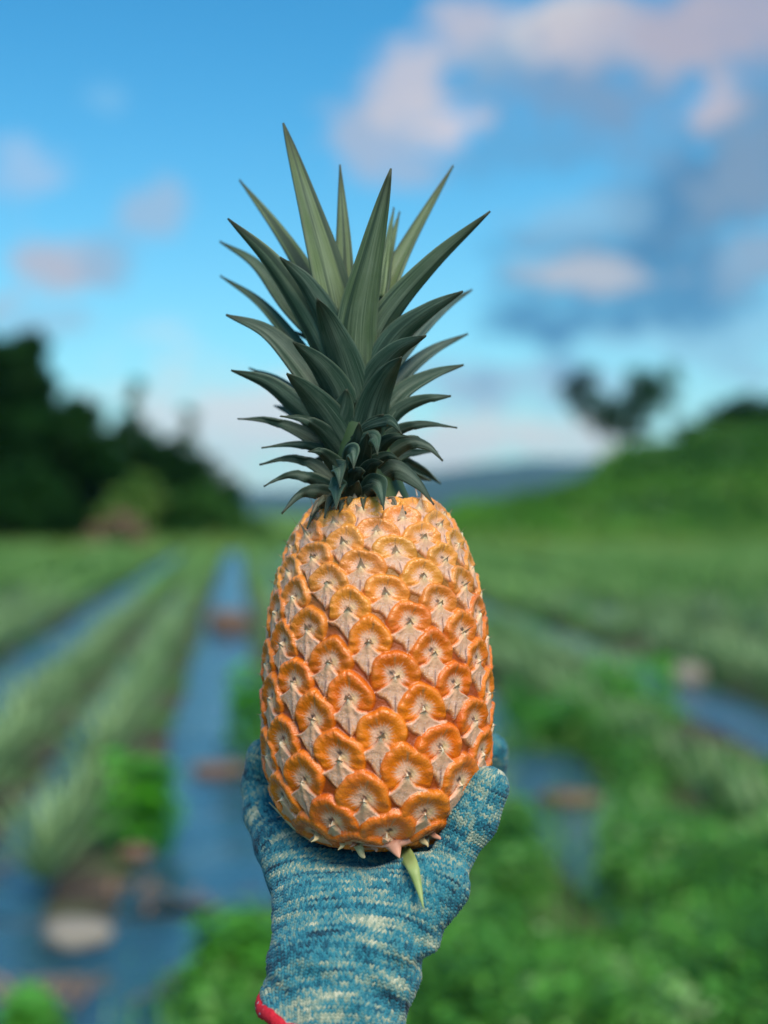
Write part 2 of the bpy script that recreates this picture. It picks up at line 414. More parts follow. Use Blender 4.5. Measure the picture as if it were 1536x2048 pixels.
# the forked tree: two crowns on spreading limbs
def forked_tree():
    y = 116.0; k = y / F
    x0 = (1238 - 768) * k; z0 = float(hill_h(np.array([x0]), np.array([y]))[0])
    root = empty('forked_tree', (x0, y, z0))
    tag(root, 'dark tree with a V-shaped double crown standing on the right hill', 'tree', RT)
    q = lambda px, py, d=0: Vector(((px - 1238) * k, d, (1024 - py) * k + H - z0))
    ge = Geo()
    for pts, r0 in (([q(1245, 905), q(1240, 870, .2), q(1205, 830, .3), q(1165, 775, .2)], .18), ([q(1250, 905), q(1262, 860, -.2), q(1278, 810, -.3), q(1285, 765)], .18),
                    ([q(1240, 868, .2), q(1225, 850), q(1225, 820, .6)], .14), ([q(1205, 830, .3), q(1185, 822), q(1150, 800, .5)], .12), ([q(1278, 810), q(1295, 800), q(1308, 780, -.5)], .12)):
        tv, tf = tube(pts, list(np.linspace(r0, r0 * .3, len(pts))), 7); ge.add(tv, tf)
    link('trunk', ge.mesh('trunk', M_trunk), root).location = root.location
    cs = [q(1160, 768), q(1150, 795, .5), q(1185, 805, -.4), q(1210, 828, .4), q(1288, 765), q(1292, 795, .6), q(1268, 806, -.6), q(1305, 780), q(1258, 832), q(1230, 842), q(1290, 828), q(1240, 866), q(1265, 862),
          q(1135, 772), q(1178, 752), q(1225, 812, .8), q(1310, 758), q(1272, 748), q(1322, 800), q(1200, 858), q(1285, 872), q(1165, 830)]
    rr_ = [1.5, 1.3, 1.6, 1.5, 1.4, 1.5, 1.6, 1.2, 1.5, 1.5, 1.3, 1.2, 1.0, .9, 1.0, 1.0, .9, .8, .9, 1.0, 1.0, .9]
    v, f_ = leaf_cards([tuple(c) for c in cs], rr_, 1500, .36, 77)
    link('crown', mesh_np('crown', v, f_, M_tree_dark, False), root).location = root.location
forked_tree()
# shrubs covering the hill: one mass
r = np.random.default_rng(5)
n = 1500
pxs = r.uniform(900, 1800, n); yy = r.uniform(66, 122, n); xx = (pxs - 768) * yy / F
zz = hill_h(xx, yy)
rs = r.uniform(.35, 1.5, n) ** 1.4 * np.clip((yy - 50) / 55, .3, 1.0) * np.where(yy > 105, .6, 1.0)
v, f_ = leaf_cards(np.stack([xx, yy, zz + rs * .35], -1), rs, 30000, .28, 6, .7)
o = link('hill_shrubs', mesh_np('hill_shrubs', v, f_, M_hillveg, False)); tag(o, 'low green scrub covering the right hillside', 'scrub', kind='stuff')
# grass beyond the field
n = 30000
yy = r.uniform(52, 88, n); xx = yy * r.uniform(-.36, .4, n)
hgt = r.uniform(.15, .55, n); a = r.uniform(0, 2 * PI, n); lw = .05
zz = np.maximum(hill_h(xx, yy), -.03)
p = np.stack([xx, yy, zz], -1); wv = np.stack([np.cos(a), np.sin(a), 0 * a], -1) * lw
up = np.stack([r.normal(0, .12, n), r.normal(0, .12, n), hgt], -1)
v = np.stack([p - wv, p + wv, p + wv * .2 + up, p - wv * .2 + up], 1).reshape(-1, 3)
M_grass = foliage_mat('tall_grass', (.06, .17, .025), (.19, .29, .06), scale=.1)
o = link('grass', mesh_np('grass', v, np.arange(4 * n).reshape(-1, 4), M_grass, False)); tag(o, 'yellow-green grass between field and trees', 'grass', kind='stuff')

# ------------------------------------------------------------------ the field's pineapple plants
def plant_geo(seed, leaves=28, length=.38, width=.036, seg=5):
    r = random.Random(seed); ge = Geo()
    for k in range(leaves):
        an = k * 2.39996 + r.uniform(-.2, .2); t = k / leaves
        L = length * (.55 + .5 * math.sin(PI * (.2 + .7 * t))) * r.uniform(.85, 1.1)
        el0 = rad(28 + 58 * t); droop = r.uniform(.5, 1.1) * (1 - .6 * t)
        d = Vector((math.cos(an), math.sin(an), 0)); w_ = Vector((-math.sin(an), math.cos(an), 0))
        p = Vector((0, 0, .03 + .06 * t)) + d * .015; vs = []; e = el0
        for j in range(seg + 1):
            s = j / seg; w = width * (1 - s) ** .7 * .5 + .001
            lift = Vector((0, 0, w * .5))
            vs += [p - w_ * w + lift, p, p + w_ * w + lift]
            e = el0 - droop * s ** 1.6
            p = p + (d * math.cos(e) + Vector((0, 0, math.sin(e)))) * (L / seg)
        ge.add([tuple(q) for q in vs], grid_faces(3, seg + 1))
    return np.concatenate(ge.v), np.concatenate(ge.f)
PV = [plant_geo(100 + k) for k in range(4)]
PM = [mesh_np('pineapple_plant', v, f, M_plant, True) for v, f in PV]
ROWS = []
for a, b in zip(PATHS[:-1], PATHS[1:]):
    mid = (a + b) / 2; ROWS += [mid - .31, mid + .31]
ROWS += [PATHS[0] - .6, PATHS[0] - 1.25, PATHS[-1] + .6, PATHS[-1] + 1.25] + [PATHS[-1] + 1.9 * k + q for k in (1, 2, 3, 4, 5) for q in (.6, 1.25)] + [PATHS[0] - 1.85 * k - q for k in (1, 2, 3) for q in (.6, 1.25)]
ROWS = sorted(ROWS)
names = {}
spots = []
pr = random.Random(3)
for ri, x0 in enumerate(ROWS):
    y = 5.55 if x0 < 0 else 6.4
    if x0 < -1.5: y = 5.0
    while y < 58:
        x = x0 + ROW * y + pr.uniform(-.05, .05)
        px = x / y * F + 768
        weedy = (x0 > 0 and y < 9 and pr.random() < .12)
        if -1300 < px < 3000 and not weedy and pr.random() > (.0 if y < 12 else .18) and y < 50 + 7 * math.sin(x0 * 2.3) and not (2.9 < x0 < 3.2 and y < 10.5): spots.append((y, x, x0, ri))
        y += pr.uniform(.36, .46)
spots.sort(key=lambda q: (not -160 < q[1] / q[0] * F + 768 < 1700, q))
L_ROWS = [x for x in ROWS if x < 0]; R_ROWS = [x for x in ROWS if x > 0]
ordw = ['first', 'second', 'third', 'fourth', 'fifth', 'sixth', 'seventh', 'eighth', 'ninth', 'tenth', 'eleventh', 'twelfth']
def row_label(x0):
    if x0 < 0:
        i = sorted(L_ROWS, reverse=True).index(x0)
        return ordw[min(i, 11)] + ' row left of the main plastic strip', 'pineapple plants in the ' + ordw[min(i, 11)] + ' row on the left'
    i = sorted(R_ROWS).index(x0)
    return ordw[min(i, 11)] + ' row right of the main plastic strip', 'pineapple plants in the ' + ordw[min(i, 11)] + ' row on the right'
first_in_row = {}
for k, (y, x, x0, ri) in enumerate(spots[:300]):
    o = bpy.data.objects.new('pineapple_plant', PM[k % 4]); COL.objects.link(o)
    o.location = (x, y, -.03); o.rotation_euler = (0, 0, pr.uniform(0, 6.28)); s = pr.uniform(.85, 1.15); o.scale = (s, s, s * pr.uniform(.9, 1.1))
    lab, gr = row_label(x0)
    c = first_in_row.get(x0, 0); first_in_row[x0] = c + 1
    if c == 0: label = 'nearest grey-green plant of the ' + lab
    elif c == 1: label = 'second-nearest grey-green plant of the ' + lab
    else: label = 'grey-green plant farther back in the ' + lab
    tag(o, label, 'pineapple plant', gr)
ge = Geo()
LV = [plant_geo(200 + k, 12, .38, .06, 3) for k in range(3)]
for (y, x, x0, ri) in spots[300:]:
    v, f = LV[pr.randrange(3)]; an = pr.uniform(0, 6.28); s = pr.uniform(.9, 1.2)
    c, s_ = math.cos(an) * s, math.sin(an) * s
    vv = np.stack([v[:, 0] * c - v[:, 1] * s_ + x, v[:, 0] * s_ + v[:, 1] * c + y, v[:, 2] * s - .03], -1)
    ge.add(vv, f)
M_plant_far = foliage_mat('far_plant_leaves', (.09, .24, .045), (.24, .43, .13), rough=.5, scale=.12)
o = link('distant_pineapple_plants', ge.mesh('distant_pineapple_plants', M_plant_far)); tag(o, 'grey-green pineapple rows in the far part of the field', 'pineapple plants', kind='stuff')

# ------------------------------------------------------------------ weeds
def weed_leaves(centres, heights, radii, per, size, seed):
    """broad little leaves on stems: returns verts, quads"""
    r = np.random.default_rng(seed); V, Fq = [], []; n0 = 0
    for (x, y, z), h, rd in zip(centres, heights, radii):
        n = per
        a = r.uniform(0, 2 * PI, n); t = r.uniform(.1, 1, n); rho = rd * np.sqrt(r.uniform(0, 1, n)) * (1.05 - .6 * t)
        p = np.stack([x + rho * np.cos(a), y + rho * np.sin(a), z + h * t], -1)
        a2 = r.uniform(0, 2 * PI, n); tilt = r.uniform(-.5, .5, n); L = size * r.uniform(.6, 1.35, n)
        d = np.stack([np.cos(a2), np.sin(a2), tilt], -1); w = np.stack([-np.sin(a2), np.cos(a2), r.uniform(-.3, .3, n)], -1)
        L = L[:, None]
        v = np.stack([p, p + d * L * .4 + w * L * .3, p + d * L - np.array([0, 0, .12]) * L, p + d * L * .4 - w * L * .3], 1).reshape(-1, 3)
        V.append(v); Fq.append(np.arange(4 * n).reshape(-1, 4) + n0); n0 += 4 * n
        sv, sf = tube([(x, y, z - .02), (x + rd * .1, y, z + h * .5), (x + rd * .15, y + rd * .1, z + h * .95)], [.006, .004, .002], 4)
        V.append(sv); Fq.append(sf + n0); n0 += len(sv)
    return np.concatenate(V), np.concatenate(Fq)
def weed_bush(px, py, hpx, wpx, label, seed, mat=M_weed, per=46, size=.07):
    g_ = G(px, py); y = g_.y; h = hpx * y / F; w = wpx * y / F / 2
    r = np.random.default_rng(seed); k = 14
    cs = [(r.uniform(-w, w) * .8, r.uniform(-w, w) * .6, 0) for _ in range(k)]
    v, f = weed_leaves(cs, h * r.uniform(.55, 1, k), np.full(k, w * .42), per, size, seed)
    o = link('weed_bush', mesh_np('weed_bush', v, f, mat, False)); o.location = (g_.x, g_.y, -.03)
    tag(o, label, 'weed', 'leafy weeds growing in the field')
weed_bush(285, 1680, 215, 140, 'bright green weed beside the first plant row left of the main strip', 31)
weed_bush(500, 1500, 200, 90, 'green weed at the right edge of the main plastic strip behind the fruit', 32)
weed_bush(1265, 1440, 150, 190, 'bright green weed bush right of the fruit at mid height', 33)
weed_bush(480, 1990, 220, 165, 'green weed at the bottom left beside the gloved wrist', 34, M_weed2)
weed_bush(1100, 1480, 140, 190, 'dark green weed just right of the fruit', 35, M_weed2)
weed_bush(60, 2075, 110, 120, 'small weed in the bottom left corner', 36, M_weed2, 20)
weed_bush(120, 1370, 70, 80, 'small weed on the second plastic strip at the left', 37, M_weed2, 24)
# the weed mass at the lower right: one ground cover
r = np.random.default_rng(41)
cs, hs_, rd_, mats_ = [], [], [], []
def weedzone(n, x0, x1, y0, y1, h0, h1, test=None):
    for _ in range(n):
        px, py = r.uniform(x0, x1), r.uniform(y0, y1)
        if test and not test(px, py): continue
        sc = 1.0
        if 990 < px < 1290 and 1850 < py < 2080: sc = .38
        if px > 1340 and py < 1700: sc = .45
        g_ = G(px, py); cs.append((g_.x, g_.y, -.04)); hs_.append(r.uniform(h0, h1) * sc); rd_.append(r.uniform(.1, .2))
notpath = lambda px, py: not (1030 < px < 1250 and 1600 < py < 1860)
weedzone(250, 780, 1620, 1960, 2300, .16, .42)
weedzone(150, 830, 1620, 1880, 1990, .12, .25)
weedzone(130, 1230, 1620, 1650, 1900, .12, .34)
weedzone(45, 985, 1060, 1640, 1900, .1, .3)
weedzone(45, 1230, 1620, 1500, 1680, .15, .35)
weedzone(60, 1150, 1560, 1400, 1520, .1, .3, lambda px, py: not px > 1330)
weedzone(40, 990, 1180, 1400, 1500, .1, .25)
weedzone(160, 1620, 2400, 1300, 2200, .12, .34)
weedzone(36, 380, 560, 1990, 2200, .08, .2)
for _ in range(2600):                                           # patches of weeds between the rows farther out
    y = r.uniform(7.5, 48); x = y * r.uniform(-.34, .36)
    if fbm(np.array([x * .55]), np.array([y * .22]), 61, 3, 1.0)[0] < .05: continue
    k = (x - ROW * y); near = min(abs(k - c) for c in PATHS)
    if near < .38: continue
    cs.append((x, y, -.04)); hs_.append(r.uniform(.12, .42)); rd_.append(r.uniform(.2, .4))
v, f = weed_leaves(cs, hs_, rd_, 64, .05, 42)
# grass blades standing among them
k_ = r.integers(0, len(cs), 9000); c_ = np.array(cs)[k_]; nb = len(k_)
pb = c_ + np.stack([r.normal(0, .16, nb), r.normal(0, .16, nb), 0 * k_], -1); ab = r.uniform(0, 2 * PI, nb)
wb = np.stack([np.cos(ab), np.sin(ab), 0 * ab], -1) * .004; ub = np.stack([r.normal(0, .05, nb), r.normal(0, .05, nb), np.array(hs_)[k_] * r.uniform(.6, 1.35, nb)], -1)
bv = np.stack([pb - wb, pb + wb, pb + wb * .3 + ub, pb - wb * .3 + ub], 1).reshape(-1, 3)
f = np.concatenate([f, np.arange(4 * nb).reshape(-1, 4) + len(v)]); v = np.concatenate([v, bv])
m_wm, nt, b = new_mat('weed_cover_leaves', .55, .18)
gp = geopos(nt)
wv = noise(nt, gp, 2.2, 3) * .5 + noise(nt, gp, 14, 3, .6) * .5
setc(nt, b, 'Base Color', ramp(nt, wv.smooth(.36, .66), [(0, (.014, .060, .010)), (.32, (.045, .19, .02)), (.68, (.11, .34, .045)), (1, (.36, .50, .22))]))
o = link('weed_cover', mesh_np('weed_cover', v, f, m_wm, False)); tag(o, 'bright green leafy weeds filling the lower right ground', 'weeds', kind='stuff')

# stones and litter on the mulch film
m_stone, nt, b = new_mat('pale_stone', .8)
setc(nt, b, 'Base Color', mixc(nt, noise(nt, obpos(nt), 14, 4), (.19, .165, .135), (.33, .30, .25)))
m_clod, nt, b = new_mat('brown_clod', .95)
setc(nt, b, 'Base Color', mixc(nt, noise(nt, obpos(nt), 10, 4), (.10, .06, .04), (.22, .13, .09)))
def stone(px, py, wpx, hpx, mat, name, label, cat, seed, depth=.7):
    g_ = G(px, py); w = wpx * g_.y / F / 2; h = hpx * g_.y / F * .48
    nu, nv = 28, 16
    th = np.linspace(0, 2 * PI, nu, endpoint=False)[None, :]; ph = np.linspace(0, PI, nv)[:, None]
    X_, Y_, Z_ = np.sin(ph) * np.cos(th), np.sin(ph) * np.sin(th), np.cos(ph) + 0 * th
    k = 1 + .13 * fbm(X_ * 2 + Z_, Y_ * 2 - Z_, seed, 3, 1.6)
    v = np.stack([X_ * k * w, Y_ * k * w * depth, (Z_ * k).clip(-.5, .8) * h], -1).reshape(-1, 3)
    o = link(name, mesh_np(name, v, grid_faces(nu, nv, True), mat)); o.location = (g_.x, g_.y, h * .42)
    tag(o, label, cat)
stone(160, 1885, 145, 75, m_stone, 'stone', 'flat pale stone lying on the plastic sheet at the lower left', 'stone', 1)
stone(1372, 1365, 70, 60, m_stone, 'stone', 'small pinkish pale stone right of the bright weed bush', 'stone', 2)
stone(458, 1262, 95, 70, m_clod, 'soil_clod', 'reddish-brown heap of soil on the far end of the main strip', 'soil', 3)
stone(440, 1548, 110, 36, m_clod, 'soil_clod', 'flat brown clod on the main plastic strip left of the glove', 'soil', 4)
stone(1140, 1608, 130, 44, m_clod, 'soil_clod', 'dark brown clod across the plastic strip right of the thumb', 'soil', 5, .5)
stone(270, 1720, 70, 50, m_clod, 'soil_clod', 'tan clod at the foot of the first left plant row', 'soil', 6)
def litter(px, py, wpx, n, label, seed):
    g_ = G(px, py); w = wpx * g_.y / F / 2; r = np.random.default_rng(seed); ge = Geo()
    for _ in range(n):
        x, y, a = r.uniform(-w, w), r.uniform(-w, w) * .8, r.uniform(0, 6.28); L = r.uniform(.08, .2)
        d = np.array([math.cos(a), math.sin(a), 0]); wv = np.array([-math.sin(a), math.cos(a), 0]) * .011
        vs = []
        for j in range(5):
            s = j / 4; c = np.array([x, y, .012 + .03 * math.sin(PI * s) * r.uniform(.3, 1)]) + d * L * s
            k = math.sin(PI * min(.98, .15 + .8 * s)); vs += [c - wv * k, c + wv * k]
        ge.add(vs, grid_faces(2, 5))
    o = link('dry_leaf_litter', ge.mesh('dry_leaf_litter', M_dry)); o.location = (g_.x, g_.y, -.02)
    tag(o, label, 'dead leaves', kind='stuff')
litter(90, 1985, 190, 30, 'brown dead leaves on the plastic sheet at the bottom left', 51)
litter(420, 1960, 150, 40, 'brown dead leaves under the bottom weed beside the wrist', 52)
litter(1340, 1790, 160, 40, 'brown dead leaves among the right weeds', 53)
litter(260, 1770, 100, 12, 'brown dead leaves at the end of the first left row', 54)
litter(340, 1800, 120, 10, 'brown dead leaves along the main strip', 55)

# ------------------------------------------------------------------ the pineapple
AX = 754                                    # the fruit's axis in photo pixels at distance D
K = D / F                                   # metres per photo pixel at that distance
zpx = lambda y: H - (y - 1024) * K
axis_x = (AX - 768) * K
pine = empty('pineapple', (axis_x, D, zpx(1700)))
tag(pine, 'ripe orange pineapple with a tall green crown held up in a gloved hand', 'pineapple')
prof = np.array([(996, 60), (1003, 92), (1015, 112), (1030, 127), (1047, 141), (1070, 156), (1090, 165), (1112, 173), (1150, 187), (1220, 203), (1300, 213), (1380, 219), (1460, 219), (1520, 214), (1560, 206), (1600, 191), (1628, 170), (1645, 150), (1658, 122), (1666, 90), (1671, 45), (1672, 4)], float)[::-1]
py_f = np.linspace(1672, 996, 4000); rad_f = np.interp(-py_f, -prof[:, 0], prof[:, 1])
# smooth the polyline profile a little
ker = np.hanning(161); ker /= ker.sum()
pad = np.pad(rad_f, 80, mode='edge'); rad_f = np.convolve(pad, ker, 'valid')
seg = np.hypot(np.diff(py_f), np.diff(rad_f)); s_f = np.concatenate([[0], np.cumsum(seg)])   # arc length in px from the bottom
NV, NU = 560, 1000
s_g = np.linspace(0, s_f[-1], NV)
y_g = np.interp(s_g, s_f, py_f); r_g = np.interp(s_g, s_f, rad_f)
# rank of eyes along the profile: spacing grows towards the bottom
h_of = lambda y: np.interp(y, [1000, 1100, 1264, 1500, 1600, 1700], [2.9, 3.5, 4.6, 5.8, 6.1, 6.0])
dn = np.diff(s_f) / h_of(.5 * (py_f[1:] + py_f[:-1])); n_f = np.concatenate([[0], np.cumsum(dn)])
n_anchor = np.interp(-1264, -py_f, n_f)
th = np.linspace(-PI, PI, NU, endpoint=False)               # 0 = towards the camera, + = right
TH, SS = np.meshgrid(th, s_g); RR = np.meshgrid(th, r_g)[1]; YY = np.meshgrid(th, y_g)[1]
GA = rad(137.50776)
eyes = []
erng = np.random.default_rng(21)
for k in range(-120, 120):
    nn = n_anchor + k
    if nn < 3 or nn > n_f[-1] - 3: continue
    s_i = np.interp(nn, n_f, s_f); y_i = np.interp(s_i, s_f, py_f); r_i = np.interp(s_i, s_f, rad_f)
    t_i = (k * GA - .055 + PI) % (2 * PI) - PI
    eyes.append((t_i + erng.normal(0, .018), s_i + erng.normal(0, 3.2), y_i, r_i))
Hh = np.full_like(TH, 3.2); Cc = np.zeros(TH.shape + (3,)); Rg = np.full(TH.shape, .42)
top_t = sstep(1330, 1080, YY)[..., None]
groove = (1 - top_t) * np.array([.33, .058, .004]) + top_t * np.array([.28, .13, .014])
Cc[:] = groove
fb = fbm(TH * 40, SS * .35, 12, 3, 1.0)
def mixv(a, b, t): return a + (b - a) * t[..., None]
erng = np.random.default_rng(21)
for (t_i, s_i, y_i, r_i) in eyes:
    uu = 43.5 * np.interp(y_i, [1040, 1264, 1560], [.92, 1.0, 1.13]) * np.interp(r_i, [60, 120], [.7, 1.0])
    uv = 9.3 * h_of(y_i)
    uu *= erng.uniform(1.0, 1.12); uv *= erng.uniform(.97, 1.09)
    rows = np.where(np.abs(s_g - s_i) < 2.0 * uv)[0]
    if len(rows) == 0: continue
    r0, r1 = rows[0], rows[-1] + 1
    dth = (TH[r0:r1] - t_i + PI) % (2 * PI) - PI
    tilt = erng.normal(0, .05)
    u = dth * max(r_i, 30) / uu; v = (SS[r0:r1] - s_i) / uv
    u = u + tilt * v; v = v + .03 * np.sin(u * 9 + erng.uniform(0, 6)) * .5
    cols_ok = np.abs(u) < 1.9
    ph = np.arctan2(u, v + 1e-9); q0 = np.hypot(u, v)
    ph1, ph2, ph3 = erng.uniform(0, 6.28, 3)
    lump = .05 * np.sin(3 * ph + ph1) + .045 * np.sin(2 * ph + ph2) + .03 * np.sin(5 * ph + ph2)
    q = q0 / (1.0 + .07 * np.exp(-(ph / .22) ** 2) + lump)
    aph = np.abs(ph)
    upw = 1 - sstep(1.45, 1.95, aph)                         # rim only above and beside the centre
    disc = (1 - sstep(.86, 1.06, q))
    rimr = .77
    rim = np.exp(-((q - rimr) / .23) ** 2)
    ripple = .16 * np.sin(ph * 17 + ph3 + 2 * np.sin(ph * 3)) * np.exp(-((q - .85) / .16) ** 2)
    seam = np.exp(-((ph - erng.normal(0, .12)) / .05) ** 2) * np.exp(-((q - .85) / .2) ** 2)
    lowf = sstep(-.72, -.30, v)
    hd = disc * lowf * (8.6 + (5.8 + ripple * 4) * rim * upw - 4.8 * np.exp(-(q / .42) ** 2) - 1.6 * seam)
    hd += 3.0 * np.exp(-(q / .12) ** 2)
    # fibrous pale middle
    fib = .05 * np.sin(ph * 23 + ph1) + .05 * np.sin(ph * 41 + ph2) + .04 * np.sin(ph * 67 + ph3)
    pale = 1 - sstep(.27, .50, q + fib + .04 * np.sin(4 * ph + ph3))
    tI = float(sstep(1330, 1080, y_i))
    rimc = np.array([.74, .160, .003]) * (1 - tI) + np.array([.76, .27, .045]) * tI
    rimc = rimc * erng.uniform(.9, 1.12) * np.array([1, erng.uniform(.88, 1.15), 1])
    edge = sstep(.88, 1.08, q)
    cd = mixv(np.broadcast_to(rimc, u.shape + (3,)), np.array([.30, .045, .003]) * (1 - tI) + np.array([.44, .17, .02]) * tI, edge)
    streak = np.clip(.5 + .5 * np.sin(ph * 53 + ph2 * 3), 0, 1) * np.exp(-((q - .80) / .13) ** 2) * .22
    cd = mixv(cd, np.array([.80, .42, .12]), streak * upw)
    pat = sstep(.35, .9, .5 + .5 * np.sin(ph * 2 + ph3) * np.cos(3 * q + ph1))
    cd = mixv(cd, np.array([.55, .075, .003]), pat * .28 * (1 - tI))
    cd = mixv(cd, np.array([.50, .30, .05]), (1 - pat) * .15 * tI)
    cd = mixv(cd, np.array([.72, .38, .22]), pale * .9)
    cd = mixv(cd, np.array([.78, .54, .44]), pale * np.clip(.5 + .5 * np.sin(ph * 37 + ph2 * 2) + .4 * np.sin(ph * 83 + ph1), 0, 1) * .55)
    cd = mixv(cd, np.array([.78, .60, .25]), np.exp(-((u - .14) ** 2 + (v - .02) ** 2) / .03) * .55)
    cd = mixv(cd, np.array([.42, .20, .08]), np.exp(-((ph - erng.normal(0, .15)) / .06) ** 2) * sstep(.35, .45, q) * (1 - sstep(.66, .78, q)) * .8)   # dry seam
    jx, jy = erng.normal(0, .05, 2)
    dark = np.exp(-(((u - jx) / .11) ** 2 + ((v - .10 - jy) / .085) ** 2) * (1 + .6 * np.sin(u * 40 + v * 33)))
    cd = mixv(cd, np.array([.055, .030, .022]), np.clip(dark * 1.25, 0, .95))
    rgd = np.where(pale > .5, .58, .24)
    # bract: cusp in the middle, wings to both sides, point below
    au = np.abs(u); side = np.where(u > 0, erng.uniform(1.05, 1.4), erng.uniform(.95, 1.25))
    vt = -.50 + .62 * np.exp(-au / .25) - .05 * au + .03 * np.sin(u * 7 + ph1)
    vb = -1.62 + 1.10 * (au / side) ** .60 + .05 * np.sin(u * 11 + ph2)
    mt = sstep(0, .07, vt - v); mb = sstep(-.02, .16, v - vb)
    B = mt * mb
    dtip = np.hypot(u, v - .08)
    bang = np.arctan2(u, -(v - .12))
    crease = .5 + .5 * np.sin(bang * 15 + ph2)
    hb = B * (7.2 + 7.5 * np.exp(-dtip / .36) + 4.0 * np.exp(-((vt - v) / .11)) * sstep(.1, .3, au) + 1.6 * np.exp(-(u / .12) ** 2) + .9 * crease * sstep(.2, .6, dtip))
    fibb = .5 + .25 * np.sin(bang * 29 + ph1) + .25 * np.sin(bang * 61 + ph3)
    cb = np.broadcast_to(np.array([.66, .35, .21]), u.shape + (3,)).copy()
    cb = mixv(cb, np.array([.77, .49, .36]), fibb * sstep(.5, 1.0, dtip) * .8)
    cb = mixv(cb, np.array([.72, .56, .24]), np.exp(-(dtip / .4) ** 2) * (.7 if tI > .3 else .3))
    cb = mixv(cb, np.array([.70, .66, .50]), np.exp(-(dtip / .2) ** 2) * .8)
    cb = mixv(cb, np.array([.72, .26, .06]), (1 - sstep(.0, .5, v - vb + .12 * (fibb - .5))) * .85)
    cb = mixv(cb, np.array([.62, .30, .24]), np.exp(-((vt - v) / .05)) * .55 * sstep(.1, .25, au))
    for sx_, sa in ((erng.normal(0, .03), .75), (.34 * erng.choice([-1, 1]), .45)):
        sl = np.exp(-((u - sx_ * (1 + .8 * (-v - .9))) / .035) ** 2) * sstep(-1.42, -1.30, v) * (1 - sstep(-.80, -.62, v))
        cb = mixv(cb, np.array([.20, .085, .075]), np.clip(sl * sa * 1.2, 0, .85))
    speck = (np.sin(u * 71 + ph1 * 5) * np.sin(v * 63 + ph2 * 5) > .86) & (dtip > .6)
    cb[speck] = cb[speck] * .4 + np.array([.86, .76, .72]) * .6
    tipg = np.array([.40, .42, .10])
    cb = mixv(cb, tipg, sstep(.85, 1.15, au) * .5 * (.3 + .7 * tI))
    isb = B > .45; h_i = np.where(isb, np.maximum(hb, hd * .75 * B), hd * (1 - .35 * np.exp(-((v - vt) / .06) ** 2) * (v > vt)))
    c_i = np.where(isb[..., None], cb, cd); g_i = np.where(isb, .58, rgd)
    h_i = np.where(cols_ok, h_i, 0)
    # fade the eye's colour into the groove at its foot
    c_i = mixv(groove[r0:r1], c_i, sstep(3.0, 5.2, h_i))
    up_ = h_i > Hh[r0:r1]
    Hh[r0:r1] = np.where(up_, h_i, Hh[r0:r1])
    Cc[r0:r1] = np.where(up_[..., None], c_i, Cc[r0:r1])
    Rg[r0:r1] = np.where(up_, g_i, Rg[r0:r1])
Hh += .35 * fb
# soften single-sample steps
Hs = Hh.copy()
Hs = (np.roll(Hs, 1, 1) + 2 * Hs + np.roll(Hs, -1, 1)) / 4
Hs[1:-1] = (Hs[:-2] + 2 * Hs[1:-1] + Hs[2:]) / 4
Hs *= 1.12
endf = (sstep(0, 40, SS) * sstep(s_f[-1], s_f[-1] - 40, SS))
nr_, ny_ = np.gradient(r_g, s_g), np.gradient(y_g, s_g)
ln = np.hypot(nr_, ny_); nrr, nyy = -ny_ / ln, nr_ / ln          # outward normal in (r, y)
R2 = RR + nrr[:, None] * Hs * endf; Y2 = YY + nyy[:, None] * Hs * endf
def fr(rpx, ypx, t):
    return np.stack([rpx * K * np.sin(t), -rpx * K * np.cos(t), (1700 - ypx) * K], -1)
fv = fr(R2, Y2, TH).reshape(-1, 3); ff = grid_faces(NU, NV, True)
fc = np.concatenate([Cc, Rg[..., None]], -1).reshape(-1, 4)
# free bract tips standing off the eyes
ev, ef, ec = [], [], []; base = len(fv)
for (t_i, s_i, y_i, r_i) in eyes:
    uu = 43.5 * np.interp(r_i, [60, 120], [.6, 1.0]); L = erng.uniform(.25, .55) * uu
    if y_i < 1075: L *= 1.25
    curl = erng.uniform(-.5, .9); sw = erng.normal(0, .2)
    ir = int(np.argmin(np.abs(s_g - s_i)))
    pr_, pn = r_g[ir], (nrr[ir], nyy[ir])
    tr, ty = nr_[ir] / ln[ir], ny_[ir] / ln[ir]                  # upwards along the surface
    nseg = 5; b0 = base + len(ev) 
    for j in range(nseg):
        s = j / (nseg - 1); e = 10.0 + L * (.62 * s + .25 * s * s * (1 - curl)); up_l = uu * -.12 + L * (.55 * s - .35 * s * s * curl)
        wv = uu * .20 * (1 - s) ** 1.1 + .5
        rc, yc = pr_ + pn[0] * e + tr * up_l, y_i + pn[1] * e + ty * up_l
        for du, dn_ in ((-1, -.6), (0, .9), (1, -.6)):
            tt = t_i + (du * wv + sw * L * s) / max(pr_, 40)
            ev.append(fr(np.array(rc + pn[0] * dn_), np.array(yc + pn[1] * dn_), np.array(tt)))
            c = np.array([.74, .50, .33]) * (1 - s) + np.array([.56, .33, .22]) * s if s < .85 else np.array([.22, .12, .08])
            ec.append([*c, .6])
    for j in range(nseg - 1):
        for c in range(2):
            a = b0 + j * 3 + c; ef.append((a, a + 1, a + 4, a + 3))
fv = np.concatenate([fv, np.array(ev)]); ff = np.concatenate([ff, np.array(ef)]); fc = np.concatenate([fc, np.array(ec)])
m_fruit, nt, b = new_mat('pineapple_rind', .45, .45)
ca = attr(nt, 'Col')
n1 = noise(nt, obpos(nt), 900, 3); n2 = noise(nt, obpos(nt), 60, 3)
cc = N(nt, ca.outputs['Color'])
mh = nt.nodes.new('ShaderNodeHueSaturation'); nt.links.new(cc.s, mh.inputs['Color']); nt.links.new((n2 * .4 + .82).s, mh.inputs['Value'])
setc(nt, b, 'Base Color', N(nt, mh.outputs[0]))
rv = noise(nt, obpos(nt), 320, 4)
